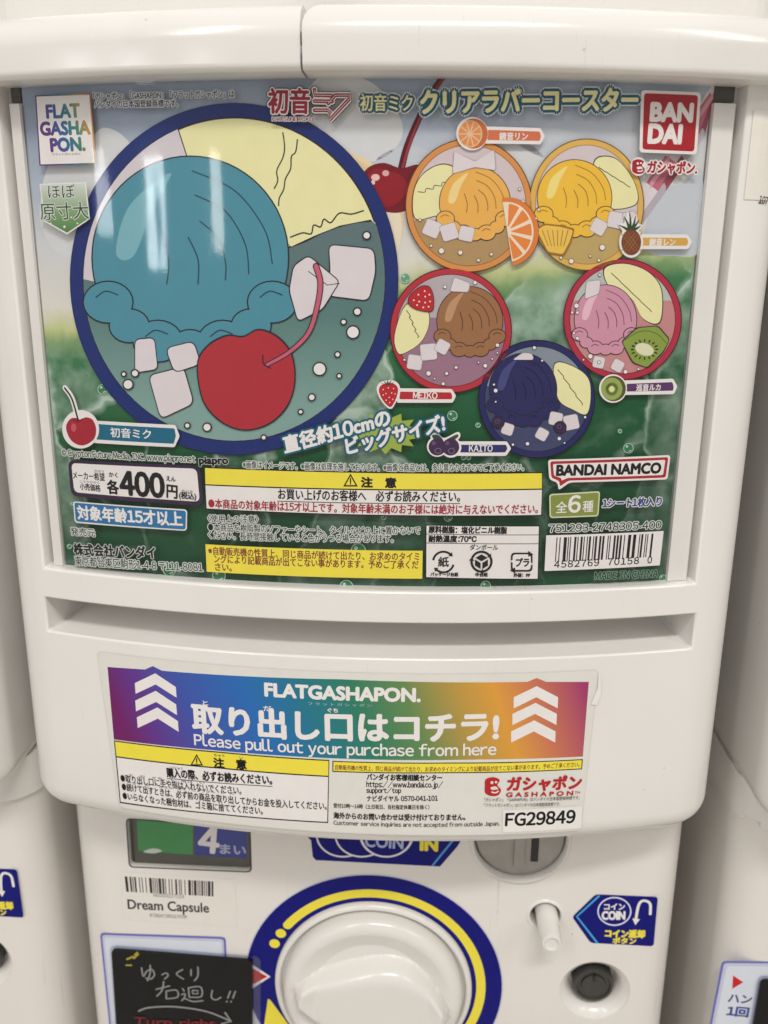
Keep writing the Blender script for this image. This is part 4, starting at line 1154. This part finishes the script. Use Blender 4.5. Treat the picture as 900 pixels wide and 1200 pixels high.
p.barcode([(650, 627.5), (763.5, 623), (760.5, 650), (648, 656)], K, seed=4)
p.text('4582769', (647, 663), (699, 660.5), 8, K, bold=0.2, extra=0.2); p.text('70158', (709, 660), (745, 658.3), 8, K, bold=0.2, extra=0.2); p.text('0', (755, 657.8), (760, 657.5), 8, K, bold=0.2)
p.text('MADE IN CHINA', (694, 676.5), (767, 673.5), 8.5, K, bold=0.2, out=ink((120, 160, 134)), ow=0.9, wide=True)
p.done()

# clear window in front of the card
strip_solid('window_cover', -0.1098, 0.1132, -0.1586, 0.005, 0.0030, 0.0036, COVER, machine)
bpy.data.objects['window_cover'].data.materials[0] = COVER
for pl in bpy.data.objects['window_cover'].data.polygons: pl.use_smooth = True
bpy.data.objects['window_cover'].data.set_sharp_from_angle(angle=radians(30))
# white card holder strips seen either side of the card, shade of the gap at their top painted as dark strips
strip_solid('holder_strip', -0.1098, -0.1062, -0.1586, -0.0078, 0.0004, 0.0016, WHITE, machine)
strip_solid('holder_strip', 0.1064, 0.1134, -0.1586, -0.0078, 0.0002, 0.0018, WHITE, machine)
DKG = new_mat('painted_gap_shade', (0.05, 0.045, 0.035, 1), 0.5, var=0.2, vscale=200)
strip_solid('gap_shade', -0.1098, -0.1064, -0.0072, 0.004, -0.0006, 0.0004, DKG, machine)
strip_solid('gap_shade', 0.1068, 0.1134, -0.0072, 0.004, -0.0006, 0.0006, DKG, machine)

# ------------------------------------------------------------------ big sticker on the drawer
DR = Cyl(0.00515)
p = Print('pull_out_sticker', DR, 0, machine)
SB = ink((216, 214, 208), 0.20)
p.box([(113, 763), (702, 784.5), (681, 973), (139, 946)], ink((206, 204, 198)), r=6)
p.box([(114, 764), (701, 785.5), (680.3, 972), (140, 945)], SB, r=6)
u0 = DR.to2(126, 830)[0]; u1 = DR.to2(689, 830)[0]
def ut(px): return DR.to2(px, 830)[0]+0.35*(-0.2)
stops = [(126, (110, 30, 96)), (165, (92, 54, 138)), (215, (62, 82, 164)), (290, (40, 104, 176)), (360, (36, 116, 136)), (420, (46, 122, 96)), (480, (98, 134, 80)), (540, (178, 146, 70)), (585, (214, 152, 62)), (630, (196, 116, 84)), (689, (156, 58, 104))]
RB2 = ramp_ink('printed_rainbow_banner', [(ut(a), c) for a, c in stops], 1, 0.35)
o = p.done(); o['label'] = 'wide rainbow sticker across the drawer'
p = Print('rainbow_banner', DR, 6, o)
p.poly([(126, 781.5), (170, 784.5), (179, 780.5), (190, 786), (400, 796), (618, 799), (629, 794.5), (640, 799), (690, 799), (683, 886.5), (560, 890), (400, 889), (250, 879), (133.5, 866.5)], RB2)
def chev(p, pts, m): p.poly(pts, m)
for dx, dy in ((0, 0), (0.5, 20.5), (2.5, 40)):
    p.poly([(182+dx, 789+dy), (206+dx, 805+dy), (207+dx, 817.5+dy), (182.5+dx, 802+dy), (159+dx, 813+dy), (158+dx, 800.5+dy)], WH)
for dx, dy in ((0, 0), (-1.5, 19.5), (-3, 40)):
    p.poly([(629+dx, 804+dy), (654+dx, 817+dy), (653.5+dx, 830+dy), (628.5+dx, 817+dy), (602+dx, 830+dy), (602+dx, 817+dy)], WH)
p.text('FLATGASHAPON.', (311, 815.5), (492, 822), 15, WH, bold=1.1)
p.text('フラットガシャポン', (361, 826), (436, 828.5), 3.6, ink((170, 190, 190)), extra=0.4)
p.text('取り出し口はコチラ!', (227, 857.5), (583, 867.5), 33, WH, bold=1.5)
p.text('と', (238, 826), (244, 826.3), 5, WH, bold=0.2); p.text('だ', (309, 833), (318, 833.4), 6, WH, bold=0.2); p.text('ぐち', (384, 834.5), (396, 835), 5, WH, bold=0.2)
p.text('Please pull out your purchase from here', (228.5, 876.5), (581, 888), 17.5, WH, bold=0.35, wide=True)
p.done()
p = Print('caution_panel', DR, 6, o)
p.box([(133.5, 868), (385.5, 890.5), (385, 950), (140.5, 940)], K) if False else None
p.poly([(133.5, 867.5), (260, 881), (386, 890.5), (384.5, 964.5), (260, 955), (140.5, 941)], K)
p.poly([(134.8, 869), (260, 882.4), (385, 891.8), (384.7, 909), (260, 899.5), (136.5, 886)], YEL)
p.poly([(136.7, 887.5), (260, 901), (384.6, 910.5), (383.4, 963), (260, 953.6), (141.5, 939.5)], WH)
warn(p, 230.5, 891, 7.5); p.text('注　意', (251, 899), (289, 901.5), 11, K, bold=0.6)
p.text('購入の際、必ずお読みください。', (196, 910.5), (319, 919.5), 11, K, bold=0.4)
p.line([(196, 912), (258, 917.5), (319, 921.5)], 0.8, K)
for s, a, b in (('●取り出し口に手や指は入れないでください。', (142, 916), (283, 931)), ('●続けて出すときは、必ず前の商品を取り出してからお金を投入してください。', (143.5, 926), (383, 949)), ('●いらなくなった梱包材は、ゴミ箱に捨ててください。', (144.5, 936.5), (308, 954.5))):
    p.text(s, a, b, 9, K, bold=0.15, res=2)
for s, a, b in (('ちゅう', (251, 886), (263, 887)), ('い', (281, 889), (285, 889.3)), ('こうにゅう', (199, 901), (214, 902)), ('と　だ　ぐち　て　ゆび　い', (152, 909.5), (240, 918.5)), ('つづ　だ　　かなら　まえ　しょうひん　と　だ', (155, 919), (275, 931))):
    p.text(s, a, b, 3, K)
p.done()
p = Print('contact_panel', DR, 6, o)
p.poly([(389.5, 891.5), (530, 893.5), (683, 889.5), (682, 901.5), (530, 906), (389.5, 904.5)], K); p.poly([(390.7, 892.7), (530, 894.7), (681.8, 890.7), (681, 900.4), (530, 904.8), (390.7, 903.3)], YEL)
p.text('自動販売機の性質上、同じ商品が続けて出たり、お求めのタイミングにより記載商品が出てこない事があります。予めご了承ください。', (393, 902), (679, 898.5), 6, TX, bold=0.1, res=2)
p.text('バンダイお客様相談センター', (430, 914), (518, 915), 7.5, K, bold=0.35); p.text('https://www.bandai.co.jp/', (429.5, 924), (519, 924.5), 9, K, bold=0.2, wide=True); p.text('support/top', (429.5, 930.5), (470, 930.8), 8, K, bold=0.2, wide=True)
p.text('ナビダイヤル 0570-041-101', (430, 939), (513, 938.5), 7, K, bold=0.2); p.text('受付10時～16時（土日祝日、当社指定休業日を除く）', (391, 946.5), (503, 948.5), 5.5, K, bold=0.1, res=2)
p.text('海外からのお問い合わせは受け付けておりません。', (391, 959), (545, 961), 7.5, K, bold=0.25, res=2)
p.text('Customer service inquiries are not accepted from outside Japan.', (391, 967.5), (585, 968.5), 6.5, ink((60, 58, 60)), bold=0.1, res=2, wide=True)
capsule_mark(p, 577.5, 921.5, 10.5, ink((178, 36, 40)), SB)
p.text('ガシャポン', (594, 926.5), (680, 924.5), 16.5, ink((178, 36, 40)), bold=0.9)
p.text('GASHAPON', (593, 933.5), (671, 931.5), 5, ink((178, 36, 40)), bold=0.35, extra=0.5); p.text('TM', (673, 930), (679, 930), 3, ink((178, 36, 40)))
p.text('「ガシャポン」「GASHAPON」はバンダイの日本国登録商標です。', (567, 939), (679, 936.5), 4.5, K, res=2)
p.text('「フラットガシャポン」はバンダイの日本国登録商標です。', (567, 945.5), (656, 944), 4.5, K, res=2)
p.done()
p = Print('serial_sticker', DR, 60, machine)
p.box([(589, 949), (682, 944), (681, 970), (589, 975)], ink((226, 224, 220)), r=1.5)
p.text('Japan.  accepted from outside Japan', (590, 950.5), (672, 946.5), 2.4, ink((60, 58, 60))) if False else None
p.text('FG29849', (592, 967.5), (673, 963.5), 15, K, bold=0.7, wide=True)
p.done()
p = Print('sticker_edge', DR, 70, o)
p.poly([(701, 790), (703, 786), (704, 812), (699, 826), (692, 825), (700, 806)], ink((226, 224, 220)))
p.done()

# small sticker on the right side of the frame
class Prof:
    cut = False
    def __init__(self):
        self.p = [q for q in plan(0.0052) if q[0] > 0.09 and q[1] < 0.04]
    def y(self, x):
        for a, b in zip(self.p, self.p[1:]):
            if a[0] <= x <= b[0]: return a[1]+(b[1]-a[1])*(x-a[0])/(b[0]-a[0]+1e-12)
        return self.p[-1][1]
    def to2(self, px, py):
        y = 0.012; d = ray(px, py)
        for _ in range(12):
            t = (y-CAM.y)/d.y; q = CAM+d*t; y = 0.5*y+0.5*self.y(min(q.x, 0.1355))
        return (q.x, q.z)
    def to3(self, s, z, lift): return (s, self.y(s)-lift, z)
PF = Prof()
p = Print('frame_sticker', PF, 4, machine)
xa = PF.to2(872, 232)[0]; xb = xa+0.0095
za = PF.to2(880, 128)[1]; zb = PF.to2(880, 234)[1]
n = 14
for k in range(n):
    a = xa+(xb-xa)*k/n; b = xa+(xb-xa)*(k+1)/n
    p._add([(a, zb), (b, zb), (b, za), (a, za)], [(0, 1, 2, 3)], ink((222, 218, 210)), 0)
p.layer = 8
p.text('107', (889, 238), (899, 240), 9, K, bold=0.2)
p.done()

# ------------------------------------------------------------------ prints and stickers of the lower body
FL = Flat(LY-0.00012)
def L_(name, base=0, parent=machine): return Print(name, FL, base, parent)
# price window: a clear pane over two coloured cards
WF = Flat(LY+0.0024)
p = Print('price_window', WF, 0, machine)
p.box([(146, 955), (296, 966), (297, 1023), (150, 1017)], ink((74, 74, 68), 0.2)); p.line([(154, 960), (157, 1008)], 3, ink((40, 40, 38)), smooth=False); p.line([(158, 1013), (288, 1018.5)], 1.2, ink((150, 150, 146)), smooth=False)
o = p.done()
p = Print('price_card', WF, 4, o)
p.box([(160, 955), (226, 960), (226, 1001.5), (162, 997)], ink((52, 140, 74))); p.box([(228, 960), (289, 965), (289, 1006), (228.5, 1002)], ink((34, 52, 140)))
p.text('4', (233, 997), (255, 1000), 29, WH, bold=1.6); p.text('まい', (258, 1000), (288, 1002), 11, ink((176, 182, 206)), bold=0.4)
p.blob([(168, 998), (180, 994), (190, 997), (180, 1000)], ink((196, 206, 198)))
p.done()
p = L_('window_frame')
wo = round_poly([(x+(-0.0006 if i in (0, 3) else 0.0006), z+(0.0006 if i < 2 else -0.0006)) for i, (x, z) in enumerate(WIN)], 0.0024)
p.raw([wo, round_poly(WIN, 0.002)], ink((58, 58, 66))); p.done()
p = Print('window_pane', Flat(LY+0.0012), 0, machine)
p.raw([round_poly([(x, z) for x, z in WIN], 0.002)], CLEARP); p.done()
p = L_('barcode_sticker')
p.box([(142, 1022), (276, 1031), (277, 1086), (145, 1078)], ink((221, 217, 211)), r=2)
p.barcode([(146, 1027), (250, 1033), (250, 1050.5), (148, 1045)], ink((52, 50, 52)), seed=9)
p.text('N0000027024', (180, 1051), (216, 1053), 4.5, ink((60, 58, 60)))
p.text('Dream Capsule', (150.5, 1068.5), (245, 1073), 14.5, ink((44, 42, 46)), bold=0.35)
p.text('BY DREAM CAPSULE SYSTEM', (176, 1074.5), (219, 1076.5), 4, ink((60, 58, 60)))
p.done()
VIO = ink((104, 108, 178)); PALE = ink((208, 214, 224))
p = L_('instruction_sticker')
p.box([(117, 1093), (264.5, 1098), (270, 1230), (131, 1230)], VIO, r=5); p.box([(119.5, 1095.5), (262, 1100.5), (268, 1230), (133, 1230)], ink((190, 192, 214)), r=4); p.box([(122.5, 1098.5), (259.5, 1103.5), (265, 1230), (135, 1230)], PALE, r=3)
p.done()
p = L_('coin_sign')
p.poly([(350, 950), (560, 950), (536, 992), (515.5, 1015.5), (370, 1008), (366.5, 1004), (364.5, 985), (352, 972)], NAVY)
for cx in (402, 424, 453): p.ring(cx, 978, 32, 27, 2, WH, 40); p.circ(cx, 978, 30, NAVY, 25) if cx != 402 else None
p.ring(453, 978, 31, 27, 2, WH, 40)
p.text('COIN', (428, 992), (472, 995), 14, ink((170, 180, 220)), bold=0.5); p.text('IN', (493, 996), (512, 997), 14, YEL, bold=1.2)
p.line([(507, 1014), (533, 982)], 2.2, ink((80, 150, 214)), smooth=False)
p.done()
# dial ring sticker, in plane coordinates
p = L_('dial_ring')
cx, cz = DIAL
def pc(r, a0=0, a1=360, n=96): return [(cx+r*cos(radians(a0+(a1-a0)*i/n)), cz+r*sin(radians(a0+(a1-a0)*i/n))) for i in range(n if a1-a0 >= 360 else n+1)]
p.raw([pc(0.0568)], ink((190, 192, 214))); p.raw([pc(0.0563)], NAVY)
p.raw([pc(0.0492, -60, 142)+pc(0.0452, -60, 142)[::-1]], YEL)
a = radians(142); p.raw([[(cx+0.0472*cos(a)+0.002*cos(t*pi/8), cz+0.0472*sin(a)+0.002*sin(t*pi/8)) for t in range(16)]], YEL)
for aa in (148.5, 156): a = radians(aa); p.raw([[(cx+0.0472*cos(a)+0.0023*cos(t*pi/10), cz+0.0472*sin(a)+0.0023*sin(t*pi/10)) for t in range(20)]], YEL)
p.poly([(291, 1127), (317, 1144.5), (292, 1161)], WH); p.poly([(290, 1131), (313.5, 1144.5), (290, 1157)], ink((186, 30, 36)))
p.poly([(314, 1170), (317, 1172), (345, 1210), (308, 1212)], YEL, r=3)
p.done()
p = L_('return_sign')
p.poly([(670.5, 1074.5), (698, 1048), (771, 1051), (766, 1109), (692, 1105)], NAVY, r=4)
p.line([(702, 1050), (676, 1074), (700, 1105)], 2.2, ink((70, 160, 214)), smooth=False)
p.ring(720, 1068, 20, 17, 1.6, ink((214, 216, 232)), 40)
p.text('コイン', (708, 1066), (732, 1066), 7, WH, bold=0.4); p.text('COIN', (705.5, 1077.5), (732, 1077.5), 9.5, WH, bold=0.7)
p.line([(745, 1078), (748, 1062), (752, 1056), (758, 1056), (762, 1060), (762, 1071)], 3, WH)
p.poly([(741, 1076), (750, 1077), (744.5, 1084)], WH)
p.text('コイン返却', (709, 1098), (755, 1099), 9, YEL, bold=0.7); p.text('ボタン', (718, 1105.5), (745, 1106), 7, YEL, bold=0.5)
p.done()

# ------------------------------------------------------------------ hand-lettered notice boards taped to the lower bodies
def notice(nm, label, dx):
    t = thing(nm, label, 'notice', (dx-0.075, LY-0.002, -0.40))
    t_ = t
    zb = -0.41
    S_ = Flat(LY-0.0012)
    tl = S_.to2(131, 1111); tr = S_.to2(296, 1124); bl = S_.to2(140, 1250); br = S_.to2(296, 1262)
    def slab(name, q, y0, y1, r, mat, par):
        pts = round_poly(q, r, 6)
        bm = y_loft([(y1, pts), (y0+0.0002, pts), (y0, round_poly([(x+(0.0003 if i in (0, 3) else -0.0003), z-(0.0003 if i < 2 else -0.0003)) for i, (x, z) in enumerate(q)], r, 6))])
        ob = tmp_obj(bm, name); me = ob.data; bpy.data.objects.remove(ob); me.materials.append(mat)
        return link_mesh(name, me, par)
    bd = slab('board', [(tl[0], tl[1]), (tr[0], tr[1]), (br[0], br[1]), (bl[0], bl[1])], LY-0.0022, LY-0.0010, 0.0025, SLATE, t)
    sl = slab('clear_sleeve', [(tl[0]-0.001, tl[1]+0.001), (tr[0]+0.0035, tr[1]+0.001), (br[0]+0.0035, br[1]), (bl[0]-0.001, bl[1])], LY-0.0009, LY-0.0004, 0.003, clear_mat('clear_sleeve_plastic', rough=0.2, tint=(0.90, 0.91, 0.95)), t)
    p = Print('chalk_writing', Flat(LY-0.0022), 4, bd)
    CH = ink((140, 140, 142)); CY_ = ink((160, 150, 56)); CRD = ink((118, 38, 42))
    p.line([(149, 1124), (156, 1121)], 2.4, CY_); p.line([(158, 1119), (161, 1116)], 2.0, CY_); p.line([(148, 1131), (154, 1131)], 2.0, CY_); p.line([(157, 1123), (162, 1118)], 2, CY_)
    for pts in ([(166, 1134), (168, 1144), (172, 1138), (178, 1136), (181, 1142), (177, 1147), (171, 1146)], [(176, 1131), (176, 1140), (173, 1149)],   # yu
                [(190, 1142), (195, 1140), (197, 1143), (193, 1147)],                                                                                  # small tsu
                [(214, 1136), (207, 1141), (215, 1147)],                                                                                                # ku
                [(224, 1136), (224, 1143)], [(232, 1133), (232, 1143), (228, 1149)]):                                                                   # ri
        p.line(pts, 1.6, CH)
    for pts in ([(183, 1159), (199, 1155)], [(192, 1150), (190, 1160), (184, 1167)], [(195, 1161), (195, 1170)], [(195, 1161), (207, 1160), (208, 1168), (195, 1170)],  # migi
                [(214, 1158), (216, 1161)], [(213, 1165), (217, 1164), (216, 1169), (213, 1172)], [(216, 1169), (226, 1173), (238, 1172)], [(221, 1157), (222, 1168)], [(221, 1157), (235, 1156), (236, 1167), (222, 1168)], [(226, 1160), (232, 1160), (232, 1164), (226, 1164), (226, 1160)],  # mawa
                [(249, 1160), (248, 1168), (253, 1171), (259, 1168)],                                                                                  # shi
                [(270, 1161), (267, 1169)], [(276, 1161), (273, 1169)]):
        p.line(pts, 1.6, CH, smooth=len(pts) != 5)
    p.circ(266, 1173, 1.1, CH, n=10); p.circ(271, 1173, 1.1, CH, n=10)
    p.line([(163, 1184), (175, 1180), (205, 1179), (240, 1184), (262, 1192), (270, 1196)], 2.0, CH); p.line([(264, 1186), (271, 1196), (260, 1199)], 2.0, CH, smooth=False)
    p.text('Turn right', (157, 1203), (252, 1206), 12, CRD, bold=0.3, slant=0.15)
    p.done()
    return t
board = notice('notice_board', 'black notice board with chalk writing and arrow, beside the middle machine dial', 0)

# ------------------------------------------------------------------ neighbours: the same machine to either side, and the one stacked above
D = 0.2805
def copy_machine(dx, label, skip=()):
    r = machine.copy(); C.objects.link(r); r.location = (machine.location.x+dx, machine.location.y, machine.location.z)
    r['label'] = label
    for ch in list(machine.children):
        nm = ch.name.split('.')[0]
        if nm in skip: continue
        c = ch.copy(); C.objects.link(c); c.parent = r
        for g in list(ch.children):
            d = g.copy(); C.objects.link(d); d.parent = c
    return r
SK = ('frame_sticker', 'serial_sticker')
left = copy_machine(-0.2735, 'white capsule toy machine at the left edge, cut off beside the middle one', SK)
right = copy_machine(D, 'white capsule toy machine at the right edge, with a red triangle on its sticker', SK+('instruction_sticker',))
# the right machine's outlined sticker shows its turning instructions
p = Print('instruction_sticker', FL, 0, right)
p.box([(846, 1126), (1000, 1128), (1000, 1250), (822, 1250)], VIO, r=5); p.box([(848.5, 1128.5), (1000, 1130), (1000, 1250), (824.5, 1250)], ink((190, 192, 214)), r=4); p.box([(852, 1132), (1000, 1134), (1000, 1250), (828, 1250)], PALE, r=3)
p.poly([(859, 1143), (871, 1151), (858, 1159)], ink((196, 34, 38)))
p.text('ハン', (853, 1174), (880, 1176), 9, ink((70, 74, 120)), bold=0.5); p.text('1回', (851, 1190), (876, 1192), 11, ink((60, 70, 140)), bold=0.6)
p.done()
def copy_notice(dx, label):
    r = board.copy(); C.objects.link(r); r.location = (board.location.x+dx, board.location.y, board.location.z); r['label'] = label
    for ch in list(board.children):
        c = ch.copy(); C.objects.link(c); c.parent = r
        for g in list(ch.children):
            d = g.copy(); C.objects.link(d); d.parent = c
copy_notice(D, 'black notice board on the right machine, cut off by the right edge')
# stacked machine above the hood
up = thing('capsule_machine', 'foot of a white machine stacked above the hood of the middle one', 'toy machine', (0, 0.1, 0.0158), MACHINES)
bm = bmesh.new(); prism(bm, rbox_plan(-0.128, 0.131, 0.03, BACK, 0.016), 0.0159, 0.30)
ob = tmp_obj(bm, 'lower_body'); me = ob.data; bpy.data.objects.remove(ob); me.materials.append(WHITE2)
link_mesh('lower_body', me, up)

# ------------------------------------------------------------------ floor and wall of the shop
def sheet(name, v, mat):
    me = bpy.data.meshes.new(name); me.from_pydata(v, [], [(0, 1, 2, 3)]); me.materials.append(mat)
    o = bpy.data.objects.new(name, me); C.objects.link(o); o['kind'] = 'structure'; return o
sheet('floor', [(-3, -3, FLOOR_Z), (3, -3, FLOOR_Z), (3, 0.5, FLOOR_Z), (-3, 0.5, FLOOR_Z)], FLOORM)
sheet('wall', [(-3, 0.26, FLOOR_Z), (3, 0.26, FLOOR_Z), (3, 0.26, 2), (-3, 0.26, 2)], WALLM)
